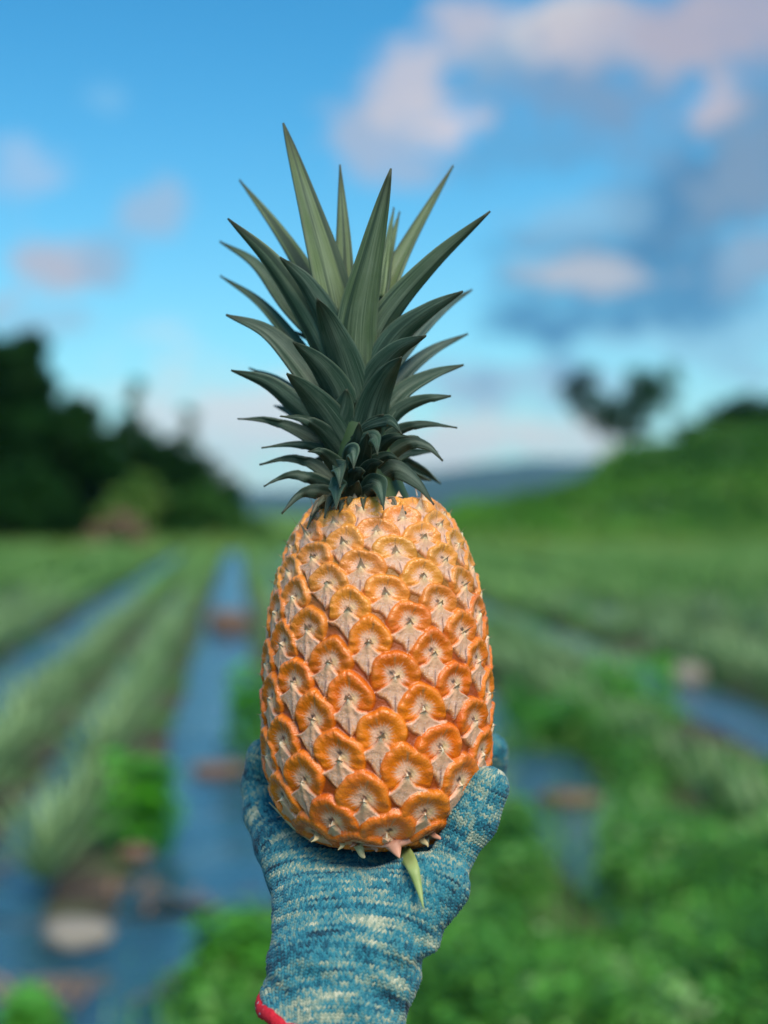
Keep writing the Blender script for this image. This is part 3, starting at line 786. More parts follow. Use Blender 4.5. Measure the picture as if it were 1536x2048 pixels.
nt.links.new((N(nt, ca.outputs['Alpha']) + (rv - .5) * .45).s, b.inputs['Roughness'])
b.inputs['Specular IOR Level'].default_value = .6; b.inputs['Subsurface Weight'].default_value = .12; b.inputs['Subsurface Radius'].default_value = (.004, .0015, .0005); b.inputs['Subsurface Scale'].default_value = 1
bump(nt, b, n1 + noise(nt, obpos(nt), 260, 3) * 1.5, .6, .0007)
o = link('fruit', mesh_np('fruit', fv, ff, m_fruit, True, {'Col': ('FLOAT_COLOR', fc)}), pine); o.location = pine.location

# ------------------------------------------------------------------ crown
m_leaf, nt, b = new_mat('crown_leaf', .46, .3)
uvn = attr(nt, 'leafuv'); su_ = nt.nodes.new('ShaderNodeSeparateXYZ'); nt.links.new(uvn.outputs['Vector'], su_.inputs[0])
a_, s_, rnd = (N(nt, su_.outputs[i]) for i in range(3))
oi = nt.nodes.new('ShaderNodeObjectInfo')
base_c = N(nt, oi.outputs['Color'])
fibre = noise(nt, comb(nt, a_ * 26, s_ * 2.2, rnd * 37), 1.0, 4, .6)
blotch = noise(nt, obpos(nt), 55, 4)
bloom = (1 - a_.f('ABSOLUTE').smooth(.0, .55)) * .35 + fibre.smooth(.45, .75) * .5 + blotch.smooth(.4, .7) * .25
c1 = mixc(nt, bloom.clamp() * .5, base_c, (.31, .37, .29))
c1 = mixc(nt, fibre.smooth(.55, .3) * .7, c1, (.018, .05, .03))
lowst = noise(nt, comb(nt, a_ * 2.6, s_ * .7, rnd * 91), 1.0, 2, .5)
c1 = mixc(nt, lowst.smooth(.46, .62) * .8, c1, (.014, .036, .024))
c1 = mixc(nt, s_.smooth(.80, 1.0) * .75, c1, (.035, .036, .018))
c1 = mixc(nt, a_.f('ABSOLUTE').smooth(.86, .98) * .12, c1, (.33, .37, .25))
setc(nt, b, 'Base Color', c1)
bump(nt, b, fibre + blotch * .4, .35, .0012)
m_core, nt, b = new_mat('crown_core', .6)
setc(nt, b, 'Base Color', mixc(nt, noise(nt, obpos(nt), 60, 3), (.02, .05, .02), (.06, .11, .035)))
Z_ = lambda zx, zy: (400 + zx * .416667, 220 + zy * .416667)      # coordinates measured on an enlargement of the crown
core_path = [P(745, 1015, D), P(735, 960, D), P(722, 880, D), P(708, 780, D), P(700, 700, D)]
cvv, cff = tube(core_path, [.021, .018, .014, .009, .003], 16)
crown = link('crown', mesh_np('crown', cvv - np.array(core_path[0]), cff, m_core), pine); crown.location = core_path[0]
bpy.context.view_layer.update()
CROWN0 = Vector(core_path[0])
def cat(pts, n):
    pts = [pts[0] * 2 - pts[1]] + pts + [pts[-1] * 2 - pts[-2]]
    out = []; m = len(pts) - 3
    for k in range(n):
        t = k / (n - 1) * m; i = min(int(t), m - 1); f = t - i
        p0, p1, p2, p3 = pts[i:i + 4]
        out.append(.5 * (2 * p1 + (p2 - p0) * f + (2 * p0 - 5 * p1 + 4 * p2 - p3) * f * f + (3 * p1 - p0 - 3 * p2 + p3) * f ** 3))
    return out
lr = random.Random(9)
def axis_at(z):
    """crown axis x at height z"""
    ps = core_path
    for a, b in zip(ps[:-1], ps[1:]):
        if a.z <= z <= b.z: return a.lerp(b, (z - a.z) / (b.z - a.z))
    return ps[0] if z < ps[0].z else ps[-1]
def leaf(pts, wpx, dz, color, twist=0.0, chan=.3, curl=0.0, dbase=None, wexp=.85, tri=False):
    """pts: outline centre line from base to tip on the enlargement; dz: how far the tip stands behind (+) or before (-) the axis, metres"""
    n = 26
    q = [Vector((*Z_(*p), 0)) for p in pts][::-1] if False else [Vector((*Z_(*p), 0)) for p in pts]
    q = cat(q, n)
    db = (dbase if dbase is not None else .25 * dz)
    cl = []
    for k, p in enumerate(q):
        s = k / (n - 1); d = D + db + (dz - db) * s ** 1.25
        cl.append(P(p.x, p.y, d))
    tip, bs = cl[-1], cl[0]
    ax = axis_at(bs.z)
    o_ = Vector((cl[-1].x - ax.x, cl[-1].y - D, 0))
    if o_.length < 1e-4: o_ = Vector((0, -1, 0))
    o_.normalize()
    NA = 9; vs, uvs = [], []
    seed = lr.random(); wp = None; sg = None
    for k, p in enumerate(cl):
        s = k / (n - 1)
        t = (cl[min(k + 1, n - 1)] - cl[max(k - 1, 0)]).normalized()
        w = t.cross(o_)
        if w.length < .15: w = t.cross(Vector((0, -1, 0)))
        w.normalize()
        # keep the leaf's visible breadth: turn the blade partly to the camera for side leaves
        side = t.cross(Vector((0, -1, 0)));
        if side.length > 1e-3:
            side.normalize()
            if side.dot(w) < 0: side = -side
            w = (w * .45 + side * .75).normalized()
        if wp is not None and w.dot(wp) < 0: w = -w
        wp = w.copy()
        if twist:
            w = (Matrix.Rotation(twist * s, 3, t) @ w)
        nn = w.cross(t).normalized()                                 # blade normal
        inner = (-o_ * .6 + Vector((0, 0, 1)))
        if sg is None: sg = -1 if nn.dot(inner) < 0 else 1
        nn = nn * sg
        hw = wpx * .416667 * K * .5 * (1 - s) ** wexp * (1 + .35 * s) * (.82 + .18 * min(1, s / .15))
        if tri: hw = wpx * .416667 * K * .5 * min(1, .38 + 1.15 * s, (1 - s) / .46)
        hw *= 1 + .012 * math.sin(s * 170 + seed * 9)                # fine margin teeth
        hw = max(hw, .0003)
        for j in range(NA):
            a = -1 + 2 * j / (NA - 1)
            off = w * (a * hw) + nn * (hw * (1.35 * chan * (abs(a) ** 1.25) - curl * a))
            vs.append(tuple(p + off - bs)); uvs.append((a, s, seed))
    ov = np.array(vs); f = grid_faces(NA, n)
    me = mesh_np('crown_leaf', ov, f, m_leaf, True, {'leafuv': ('FLOAT_VECTOR', np.array(uvs))})
    o = bpy.data.objects.new('crown_leaf', me); COL.objects.link(o); o.parent = crown
    o.matrix_parent_inverse = Matrix.Identity(4)
    o.location = bs - CROWN0
    md = o.modifiers.new('thick', 'SOLIDIFY'); md.thickness = .0013; md.offset = 0
    k = lr.uniform(.88, 1.12)
    o.color = (color[0] * k, color[1] * k, color[2] * k, 1)
    return o
OL = (.135, .190, .070)     # olive, young inner leaves
OL2 = (.085, .135, .058)
MG = (.066, .112, .056)     # mid green
DG = (.030, .070, .046)     # dark blue-green
XD = (.010, .034, .020)     # darkest, low leaves: the shade down there is put into the colour
BL = (.045, .085, .075)     # bluish bloom
# back ones first
leaf([(690, 1010), (690, 850), (688, 600), (672, 262)], 140, .02, OL, chan=.2)
leaf([(860, 900), (890, 700), (930, 468)], 60, .045, OL)
leaf([(870, 900), (905, 700), (957, 488)], 70, .055, OL)
leaf([(800, 1150), (880, 900), (1000, 640), (1215, 265)], 150, .05, OL, chan=.25)
leaf([(640, 1050), (510, 790), (370, 570), (190, 335)], 125, .06, OL, chan=.25)
leaf([(640, 1150), (430, 950), (270, 745), (95, 630)], 115, .065, MG)
leaf([(600, 1330), (430, 1090), (280, 920), (98, 795)], 95, .065, MG)
leaf([(560, 1430), (450, 1360), (350, 1290), (235, 1240)], 90, .06, BL)
leaf([(600, 1560), (500, 1480), (430, 1445), (355, 1420)], 80, .055, XD)
leaf([(860, 1300), (1040, 1080), (1180, 945), (1305, 862)], 100, .06, BL)
leaf([(830, 1480), (960, 1290), (1110, 1160), (1285, 1073)], 115, .05, BL)
leaf([(850, 1760), (960, 1700), (1060, 1725), (1155, 1795)], 90, .045, XD)
# tall and middle ones
leaf([(680, 1150), (625, 850), (530, 500), (400, 62)], 240, .008, OL, chan=.2, wexp=.78)
leaf([(690, 1330), (525, 1010), (345, 735), (135, 520)], 190, -.005, MG, chan=.3)
leaf([(770, 1330), (880, 1020), (1110, 740), (1392, 485)], 180, -.01, MG, chan=.3)
leaf([(748, 1330), (760, 1010), (820, 700), (916, 280)], 235, -.028, OL2, chan=.2, wexp=.78)
leaf([(790, 1380), (930, 1110), (1090, 970), (1262, 868)], 165, -.012, DG)
leaf([(700, 1450), (640, 1090), (520, 850), (385, 705)], 185, -.02, DG, chan=.3)
leaf([(660, 1500), (480, 1240), (320, 1070), (125, 982)], 170, .005, DG)
leaf([(745, 1420), (690, 1210), (620, 1030), (562, 905)], 210, -.045, DG, chan=.24, wexp=.85)
leaf([(770, 1480), (840, 1280), (950, 1150), (1085, 1083)], 160, -.035, DG)
leaf([(715, 1520), (650, 1340), (560, 1210), (447, 1112)], 185, -.036, DG, wexp=.85)
leaf([(790, 1600), (840, 1400), (900, 1270), (968, 1185)], 185, -.04, DG, wexp=.85)
leaf([(640, 1580), (460, 1420), (320, 1310), (150, 1248)], 150, .0, DG)
leaf([(690, 1600), (600, 1460), (510, 1350), (417, 1264)], 190, -.034, DG, wexp=.85)
leaf([(820, 1560), (960, 1370), (1110, 1275), (1265, 1222)], 125, .012, DG)
leaf([(830, 1590), (950, 1450), (1070, 1392), (1205, 1373)], 105, .0, DG)
leaf([(650, 1650), (480, 1545), (330, 1490), (180, 1482)], 98, .01, XD, wexp=1.15, chan=.2)
leaf([(680, 1650), (590, 1540), (500, 1485), (385, 1470)], 111, -.025, XD, wexp=1.15, chan=.2)
leaf([(840, 1640), (950, 1540), (1080, 1508), (1235, 1526)], 86, .0, XD, wexp=1.15, chan=.2)
leaf([(840, 1700), (990, 1600), (1090, 1612), (1165, 1685)], 107, -.01, XD, wexp=1.15, chan=.2)
leaf([(840, 1760), (960, 1660), (1060, 1640), (1140, 1640)], 77, .03, XD, wexp=1.15, chan=.2)
leaf([(660, 1720), (570, 1630), (450, 1605), (295, 1622)], 81, .0, XD, wexp=1.15, chan=.2)
leaf([(660, 1790), (540, 1700), (420, 1672), (285, 1702)], 86, .005, XD, wexp=1.15, chan=.2)
leaf([(670, 1850), (550, 1775), (430, 1752), (305, 1805)], 98, -.005, XD, wexp=1.15, chan=.2)
leaf([(690, 1890), (580, 1835), (480, 1845), (393, 1938)], 111, -.02, XD, wexp=1.15, chan=.2)
leaf([(660, 1920), (590, 1890), (550, 1925), (515, 2010)], 68, -.03, XD, wexp=1.15, chan=.2)
# short front ones whose tips fold over towards the camera
TG = (.06, .125, .075)
def hook(b0, mid, tip, w, color=TG):
    leaf([b0, ((b0[0] + mid[0]) / 2, (b0[1] + mid[1]) / 2 - 14), mid, tip], w, -.05, color, chan=.35, dbase=-.010, wexp=.85)
TG = (.034, .078, .050)
for pts, w_, dz in (([(730, 1580), (800, 1520), (890, 1492), (930, 1505), (968, 1556)], 80, -.050), ([(710, 1650), (770, 1590), (825, 1572), (845, 1590), (852, 1655)], 105, -.056),
                    ([(700, 1730), (715, 1660), (728, 1640), (736, 1655), (738, 1722)], 125, -.058), ([(690, 1800), (680, 1735), (672, 1716), (672, 1735), (671, 1812)], 125, -.060),
                    ([(710, 1880), (680, 1815), (662, 1800), (657, 1830), (654, 1918)], 125, -.058), ([(770, 1880), (810, 1790), (850, 1790), (868, 1830), (882, 1918)], 130, -.052)):
    leaf(pts, w_ * .72, dz, TG, chan=.10, dbase=-.016, tri=True)
leaf([(765, 1770), (772, 1690), (790, 1620), (806, 1550)], 130, -.034, XD, dbase=-.014, chan=.2)
leaf([(740, 1720), (748, 1640), (758, 1590), (764, 1500)], 140, -.030, XD, dbase=-.013, chan=.2)
leaf([(790, 1800), (800, 1740), (830, 1700), (880, 1690)], 110, -.036, XD, dbase=-.015, chan=.2)
leaf([(730, 1840), (740, 1770), (760, 1740), (790, 1735)], 110, -.034, XD, dbase=-.015, chan=.2)
leaf([(780, 1900), (800, 1850), (830, 1820), (870, 1810)], 110, -.034, XD, dbase=-.018, chan=.2)
leaf([(720, 1900), (735, 1850), (750, 1820), (760, 1780)], 110, -.034, XD, dbase=-.018, chan=.2)
leaf([(820, 1800), (930, 1725), (1040, 1790), (1122, 1895)], 141, -.03, XD, dbase=-.012, wexp=1.15, chan=.2)
leaf([(800, 1720), (860, 1620), (930, 1570), (1010, 1570)], 111, -.035, XD, dbase=-.012, wexp=1.15, chan=.2)
leaf([(640, 1600), (660, 1500), (690, 1420), (705, 1340)], 190, -.02, DG, dbase=-.008, wexp=.85)
leaf([(780, 1690), (800, 1600), (830, 1520), (880, 1460)], 170, -.03, XD, dbase=-.010, wexp=.85)
leaf([(720, 1780), (640, 1690), (580, 1640), (520, 1640)], 111, -.03, XD, dbase=-.012, wexp=1.15, chan=.2)
leaf([(760, 1800), (830, 1700), (900, 1660), (960, 1680)], 111, -.03, XD, dbase=-.012, wexp=1.15, chan=.2)
for k in range(14):                       # small dry leaves crowding the crown's foot
    zx = 610 + 24 * k + lr.uniform(-8, 8); x2 = zx + (zx - 775) * .45
    leaf([(zx, 1905), ((zx + x2) / 2, 1900 - lr.uniform(5, 40)), (x2, 1925 + lr.uniform(-35, 35))], 60, -.034, (.09, .075, .035) if k % 3 else (.16, .10, .06), dbase=-.024, wexp=1.0, chan=.2)
# leaves on the far side
for k in range(9):
    hh = .012 + k * .0075; an = rad(20 + (k * 137.5) % 140); L = .035 + .0045 * k
    b0 = Vector(core_path[0]) + Vector((-.0004 * k, .008, hh)); 
    e0 = rad(5 + 4.2 * k); d = Vector((math.cos(an), math.sin(an), 0))
    tipv = b0 + d * (L * math.cos(e0)) + Vector((0, 0, L * math.sin(e0)))
    def back(p):
        px = 768 + p.x * F / p.y; py = 1024 - (p.z - H) * F / p.y
        return ((px - 400) / .416667, (py - 220) / .416667)
    mid = b0.lerp(tipv, .5) + Vector((0, 0, .006))
    leaf([back(b0), back(b0.lerp(mid, .5)), back(mid), back(tipv)], 120, tipv.y - D, XD if k < 8 else DG)

# basal bracts and the green strip under the fruit
m_strip, nt, b = new_mat('basal_leaf', .5)
setc(nt, b, 'Base Color', mixc(nt, noise(nt, obpos(nt), 90, 3), (.20, .30, .07), (.36, .42, .16)))
m_pink, nt, b = new_mat('basal_bract', .5)
setc(nt, b, 'Base Color', mixc(nt, noise(nt, obpos(nt), 70, 3), (.52, .17, .11), (.62, .34, .22)))
m_tan, nt, b = new_mat('dry_bract', .6)
setc(nt, b, 'Base Color', mixc(nt, noise(nt, obpos(nt), 90, 3), (.50, .36, .16), (.66, .52, .30)))
def strip(name, pts, deps, wpx, mat, wexp=.8):
    n = 16; q = cat([Vector((x, y, d * 1000)) for (x, y), d in zip(pts, deps)], n); vs = []
    c3 = [P(v.x, v.y, v.z / 1000) for v in q]
    for k, p in enumerate(c3):
        s = k / (n - 1); t = (c3[min(k + 1, n - 1)] - c3[max(k - 1, 0)]).normalized()
        w = t.cross(Vector((0, -1, 0.2))).normalized(); nn = Vector((0, -1, 0))
        hw = max(.00025, wpx * K * .5 * (1 - s) ** wexp)
        for a in (-1, -.5, 0, .5, 1): vs.append(tuple(p + w * a * hw - nn * (abs(a) * hw * .45) - Vector(pine.location)))
    o = link(name, mesh_np(name, np.array(vs), grid_faces(5, n), mat), pine); o.location = pine.location
    md = o.modifiers.new('thick', 'SOLIDIFY'); md.thickness = .0009
    return o
# ------------------------------------------------------------------ the gloved hand
def pv(px, py, d): return np.array(P(px, py, d))
CAP = []        # (group, a, b, ra, rb)
def chain(group, pts, radii):
    for k in range(len(pts) - 1): CAP.append((group, pv(*pts[k]), pv(*pts[k + 1]), radii[k], radii[k + 1]))
# palm group: wrist in two strands, four metacarpals, ball of the thumb
chain('palm', [(592, 2130, .676), (634, 1935, .692)], [.0232, .0245])
chain('palm', [(696, 2130, .676), (738, 1935, .692)], [.0232, .0245])
chain('palm', [(644, 2130, .668), (684, 1935, .686)], [.0225, .0225])
chain('palm', [(630, 1915, .695), (618, 1830, .710), (592, 1740, .738)], [.019, .0160, .0152])
chain('palm', [(662, 1915, .695), (656, 1830, .708), (644, 1752, .745), (650, 1722, .800)], [.019, .0175, .0160, .0155])
chain('palm', [(702, 1915, .695), (714, 1832, .706), (734, 1762, .745), (745, 1726, .805)], [.019, .0175, .0160, .0160])
chain('palm', [(738, 1910, .695), (784, 1825, .706), (830, 1757, .745), (848, 1726, .800)], [.019, .0175, .0160, .0155])
chain('palm', [(760, 1890, .692), (836, 1780, .706)], [.021, .0180])
chain('palm', [(800, 1868, .692), (893, 1772, .700)], [.0125, .0122])
# fingers
chain('pinky', [(596, 1745, .737), (562, 1690, .752), (532, 1625, .772), (523, 1570, .783), (527, 1511, .777)], [.0150, .0135, .0118, .0104, .0094])
chain('ring', [(655, 1725, .800), (640, 1640, .832), (640, 1560, .838), (650, 1490, .832)], [.0120, .0112, .0105, .0095])
chain('middle', [(740, 1725, .808), (765, 1630, .845), (772, 1540, .848), (772, 1460, .842)], [.0125, .0115, .0108, .0098])
chain('index', [(848, 1735, .802), (928, 1650, .832), (974, 1570, .832), (982, 1501, .820)], [.0122, .0115, .0108, .0100])
chain('thumb', [(884, 1765, .706), (908, 1706, .712), (944, 1638, .716), (976, 1575, .718)], [.0112, .0098, .0126, .0110])
def sd_cap(Pt, a, b, ra, rb):
    ba = b - a; t = np.clip(((Pt - a) @ ba) / (ba @ ba), 0, 1)
    return np.linalg.norm(Pt - a - t[:, None] * ba, axis=1) - (ra + (rb - ra) * t)
def smin(a, b, k):
    h = np.clip(.5 + .5 * (b - a) / k, 0, 1); return b + (a - b) * h - k * h * (1 - h)
CUFF_C = pv(657, 2038, .684); CUFF_N = (pv(640, 2130, .684) - pv(684, 1935, .692)); CUFF_N /= np.linalg.norm(CUFF_N)
CUFF_N = np.array([-.23, -.02, -.98]); CUFF_N /= np.linalg.norm(CUFF_N)
def glove_sdf(Pt, cut=True, parts=False):
    Pt = Pt.astype(np.float64)
    gd = {}
    for gname, a, b, ra, rb in CAP:
        d = sd_cap(Pt, a, b, ra, rb)
        k = .011 if gname == 'palm' else .005
        gd[gname] = d if gname not in gd else smin(gd[gname], d, k)
    d = gd['palm']
    # soft folds of the loose knit
    ar = np.hypot((Pt[:, 0] - .052) * .9, Pt[:, 2] - (H - .205))
    wr = .0013 * np.sin(ar * 420) * np.exp(-((ar - .034) / .014) ** 2) * sstep(-.035, .01, Pt[:, 0])
    wr += .0010 * np.sin((Pt[:, 2] + .35 * Pt[:, 0]) * 330) * np.exp(-((Pt[:, 2] - (H - .222)) / .012) ** 2)
    wr += .0012 * np.sin(Pt[:, 2] * 250 + 70 * Pt[:, 0] + 3 * np.sin(Pt[:, 0] * 90)) * np.exp(-((Pt[:, 2] - (H - .232)) / .016) ** 2)
    wr += .0008 * np.sin(Pt[:, 0] * 260 + Pt[:, 2] * 190) * np.exp(-((Pt[:, 2] - (H - .262)) / .03) ** 2)
    d = d + wr
    for gname in ('thumb', 'pinky', 'ring', 'middle', 'index'):
        d = smin(d, gd[gname], (.0075 if gname != 'thumb' else .0035))
    if cut: d = np.maximum(d, (Pt - CUFF_C) @ CUFF_N)
    return (d, gd) if parts else d
def surface_nets(fn, lo, hi, h):
    n = np.ceil((hi - lo) / h).astype(int) + 1
    ax = [lo[i] + h * np.arange(n[i]) for i in range(3)]
    Gx, Gy, Gz = np.meshgrid(*ax, indexing='ij')
    pts = np.stack([Gx, Gy, Gz], -1).reshape(-1, 3)
    vol = np.concatenate([fn(c) for c in np.array_split(pts, 24)]).reshape(n)
    ins = vol < 0
    cs_ = [(i, j, k) for i in (0, 1) for j in (0, 1) for k in (0, 1)]
    sl = lambda c: tuple(slice(c[i], n[i] - 1 + c[i]) for i in range(3))
    cnt = sum(ins[sl(c)].astype(np.int8) for c in cs_)
    act = (cnt > 0) & (cnt < 8)
    idx = -np.ones(act.shape, int); idx[act] = np.arange(act.sum())
    acc = np.zeros((act.sum(), 3)); num = np.zeros(act.sum())
    for i, c in enumerate(cs_):
        for c2 in cs_[i + 1:]:
            if sum(abs(c[q] - c2[q]) for q in range(3)) != 1: continue
            a, b = vol[sl(c)][act], vol[sl(c2)][act]
            m = (a < 0) != (b < 0); t = np.where(m, a / np.where(m, a - b, 1), 0)
            p = np.array(c) + t[:, None] * (np.array(c2) - np.array(c))
            acc += p * m[:, None]; num += m
    v = (np.argwhere(act) + acc / num[:, None]) * h + lo
    quads = []
    for axn in range(3):
        o1, o2 = [(1, 2), (2, 0), (0, 1)][axn]
        a = np.take(ins, range(0, n[axn] - 1), axn); b = np.take(ins, range(1, n[axn]), axn)
        for flip, m in ((False, a & ~b), (True, ~a & b)):
            ijk = np.argwhere(m)
            ok = (ijk[:, o1] > 0) & (ijk[:, o2] > 0) & (ijk[:, o1] < n[o1] - 1) & (ijk[:, o2] < n[o2] - 1)
            ijk = ijk[ok]
            def at(d1, d2):
                q = ijk.copy(); q[:, o1] += d1; q[:, o2] += d2; return idx[q[:, 0], q[:, 1], q[:, 2]]
            qd = np.stack([at(-1, -1), at(0, -1), at(0, 0), at(-1, 0)], -1)
            quads.append(qd[:, ::-1] if flip else qd)
    q = np.concatenate(quads); return v, q[(q >= 0).all(1)]
def front_of_glove(px, py, gap):
    ds = np.linspace(.60, .80, 800); sd_ = glove_sdf(np.array([pv(px, py, d) for d in ds]), False)
    i = int(np.argmax(sd_ < 0)); return (ds[i] if sd_[i] < 0 else .72) - gap
strip('basal_leaf', [(800, 1698), (822, 1728), (836, 1770), (847, 1816)], [front_of_glove(802, 1712, .006), front_of_glove(822, 1735, .007), front_of_glove(836, 1770, .008), front_of_glove(847, 1816, .009)], 34, m_strip)
strip('basal_bract', [(776, 1664), (784, 1684), (792, 1700), (799, 1716)], [.712, .704, .702, .700], 50, m_pink, .75)
for bx, by, ex, ey, w_, m_ in ((690, 1672, 676, 1700, 16, m_tan), (745, 1680, 752, 1704, 18, m_pink), (838, 1668, 856, 1694, 16, m_tan), (860, 1660, 884, 1682, 14, m_pink), (640, 1664, 622, 1684, 14, m_tan), (712, 1678, 700, 1694, 12, m_pink)):
    strip('basal_bract', [(bx, by), ((bx * 2 + ex) / 3, (by + ey) / 2), ((bx + 2 * ex) / 3 + 3, (by + 3 * ey) / 4), (ex, ey)], [.716, .710, .708, .708], w_, m_, .7)
strip('basal_bract', [(835, 1672), (800, 1688), (765, 1692), (725, 1690)], [.708, .704, .704, .708], 16, m_pink)
strip('basal_bract', [(715, 1690), (720, 1700), (724, 1710), (730, 1716)], [.712, .71, .71, .71], 18, m_tan, .4)
strip('basal_bract', [(625, 1678), (590, 1655), (562, 1628), (538, 1605)], [.728, .735, .74, .742], 14, m_tan)
strip('basal_bract', [(900, 1680), (912, 1655), (925, 1630), (935, 1600)], [.715, .712, .712, .715], 16, m_tan)

allp = np.array([c[1] for c in CAP] + [c[2] for c in CAP])
gv, gf = surface_nets(glove_sdf, allp.min(0) - .034, allp.max(0) + .034, .0017)
me0 = mesh_np('glove_base', gv, gf)
tmp = bpy.data.objects.new('glove_base', me0); COL.objects.link(tmp)
ms = tmp.modifiers.new('s', 'SMOOTH'); ms.factor = .5; ms.iterations = 4
md = tmp.modifiers.new('d', 'SUBSURF'); md.levels = 2; md.render_levels = 2
dg = bpy.context.evaluated_depsgraph_get(); ev_ = tmp.evaluated_get(dg); me1 = ev_.to_mesh()
nv = len(me1.vertices)
co = np.empty(nv * 3, np.float32); me1.vertices.foreach_get('co', co); co = co.reshape(-1, 3).astype(float)
no = np.empty(nv * 3, np.float32); me1.vertex_normals.foreach_get('vector', no); no = no.reshape(-1, 3).astype(float)
lv = np.empty(len(me1.loops), np.int32); me1.loops.foreach_get('vertex_index', lv); lv = lv.reshape(-1, 4)
ev_.to_mesh_clear(); bpy.data.objects.remove(tmp); bpy.data.meshes.remove(me0)
# knit coordinates: u across the wales, v along the courses
d_all, gd = glove_sdf(co, True, True)
gn = ['palm', 'thumb', 'pinky', 'ring', 'middle', 'index']
which = np.argmin(np.stack([gd[k] + (0.003 if k != 'palm' else 0) for k in gn]), 0)
ku = np.zeros(nv); kv = np.zeros(nv)
def polycoord(pts, Pt):
    best = np.full(len(Pt), 1e9); vv = np.zeros(len(Pt)); off = np.zeros_like(Pt); L0 = 0; tt = np.zeros_like(Pt)
    for k in range(len(pts) - 1):
        a, b = pts[k], pts[k + 1]; ba = b - a; L = np.linalg.norm(ba)
        t = ((Pt - a) @ ba) / L ** 2
        lo_, hi_ = (-9 if k == 0 else 0), (9 if k == len(pts) - 2 else 1)
        t = np.clip(t, lo_, hi_); c = a + t[:, None] * ba; d = np.linalg.norm(Pt - c, axis=1)
        m = d < best; best = np.where(m, d, best); vv = np.where(m, L0 + t * L, vv); off[m] = (Pt - c)[m]; tt[m] = ba / L; L0 += L
    return vv, off, tt
for gi, gname in enumerate(gn):
    m = which == gi
    if not m.any(): continue
    if gname == 'palm':
        q = co[m]; x_, y_, z_ = q[:, 0] + .014, q[:, 1] - .70, q[:, 2] - (H - .21)
        ku[m] = x_ * 1.02 - .16 * z_ + .35 * np.sign(x_) * np.maximum(0, np.abs(y_) - .02)
        kv[m] = z_ * .95 + .5 * y_ + .10 * x_ + 4.5 * x_ ** 2
    else:
        pts = [CAP[i][1] for i in range(len(CAP)) if CAP[i][0] == gname] + [[c for c in CAP if c[0] == gname][-1][2]]
        vv, off, tt = polycoord(pts, co[m])
        w1 = np.cross(tt, np.array([0, 1.0, 0])); w1 /= np.linalg.norm(w1, axis=1)[:, None]; w2 = np.cross(tt, w1)
        an = np.arctan2((off * w1).sum(1), (off * w2).sum(1) * -1)
        ku[m] = an * .0115; kv[m] = vv + .31 * gi
SU, SV = .00228, .00168
# the yarn's slack: a gentle wander of wales and courses
ku2 = ku / SU + .25 * fbm(co[:, 0] * 60, co[:, 2] * 60, 31, 2, 1.0); kv2 = kv / SV + .5 * fbm(co[:, 0] * 45, co[:, 2] * 45, 33, 2, 1.0)
fa = ku2 - np.floor(ku2); leg = (2 * ku2) % 1
vp = kv2 - .75 * np.abs(2 * fa - 1); fy = vp - np.floor(vp)
hgt = np.sqrt(np.clip((1 - (2 * leg - 1) ** 2) * (1 - (2 * fy - 1) ** 2), 0, 1))
co2 = co + no * (hgt * .0011 - .0005)[:, None]
person = empty('person', (0, .1, 0))
tag(person, 'person reaching up one bare forearm in a blue knitted work glove under the pineapple', 'person')
m_knit, nt, b = new_mat('knitted_yarn', .85, .2)
kn = attr(nt, 'knit'); sk = nt.nodes.new('ShaderNodeSeparateXYZ'); nt.links.new(kn.outputs['Vector'], sk.inputs[0])
kU, kV = N(nt, sk.outputs[0]), N(nt, sk.outputs[1])
fa = kU.f('FRACT'); vp = kV - (fa * 2 - 1).f('ABSOLUTE') * .75
row = vp.f('FLOOR'); legi = (kU * 2).f('FLOOR')
band = noise(nt, comb(nt, kU * .035, row * .21), 1.0, 2, .5)
mid = noise(nt, comb(nt, kU * .13, row * 1.3, 3.3), 1.0, 2, .6)
wn = nt.nodes.new('ShaderNodeTexWhiteNoise'); wn.noise_dimensions = '3D'; nt.links.new(comb(nt, legi, row), wn.inputs['Vector'])
one = N(nt, wn.outputs['Value'])
ply = noise(nt, comb(nt, kU * 5, vp * 2.3, 9.0), 1.0, 2, .6)
val = (band - .5) * 1.15 + (mid - .5) * .95 + (one - .5) * .32 + (ply - .5) * .5 + .485
cr = ramp(nt, val.clamp(), [(0.0, (.008, .024, .042)), (.18, (.012, .062, .098)), (.34, (.016, .128, .185)), (.47, (.030, .215, .28)), (.58, (.115, .235, .225)), (.72, (.30, .35, .26)), (.95, (.58, .56, .42))])
setc(nt, b, 'Base Color', cr)
b.inputs['Sheen Weight'].default_value = .25; b.inputs['Sheen Roughness'].default_value = .4
bump(nt, b, noise(nt, comb(nt, kU * 9, vp * 3), 1.0, 3), .5, .0004)
gm = mesh_np('glove', co2 - np.array(person.location), lv, m_knit, True, {'knit': ('FLOAT_VECTOR', np.stack([ku2, kv2, 0 * ku2], -1))})
glove = link('glove', gm, person); glove.location = person.location
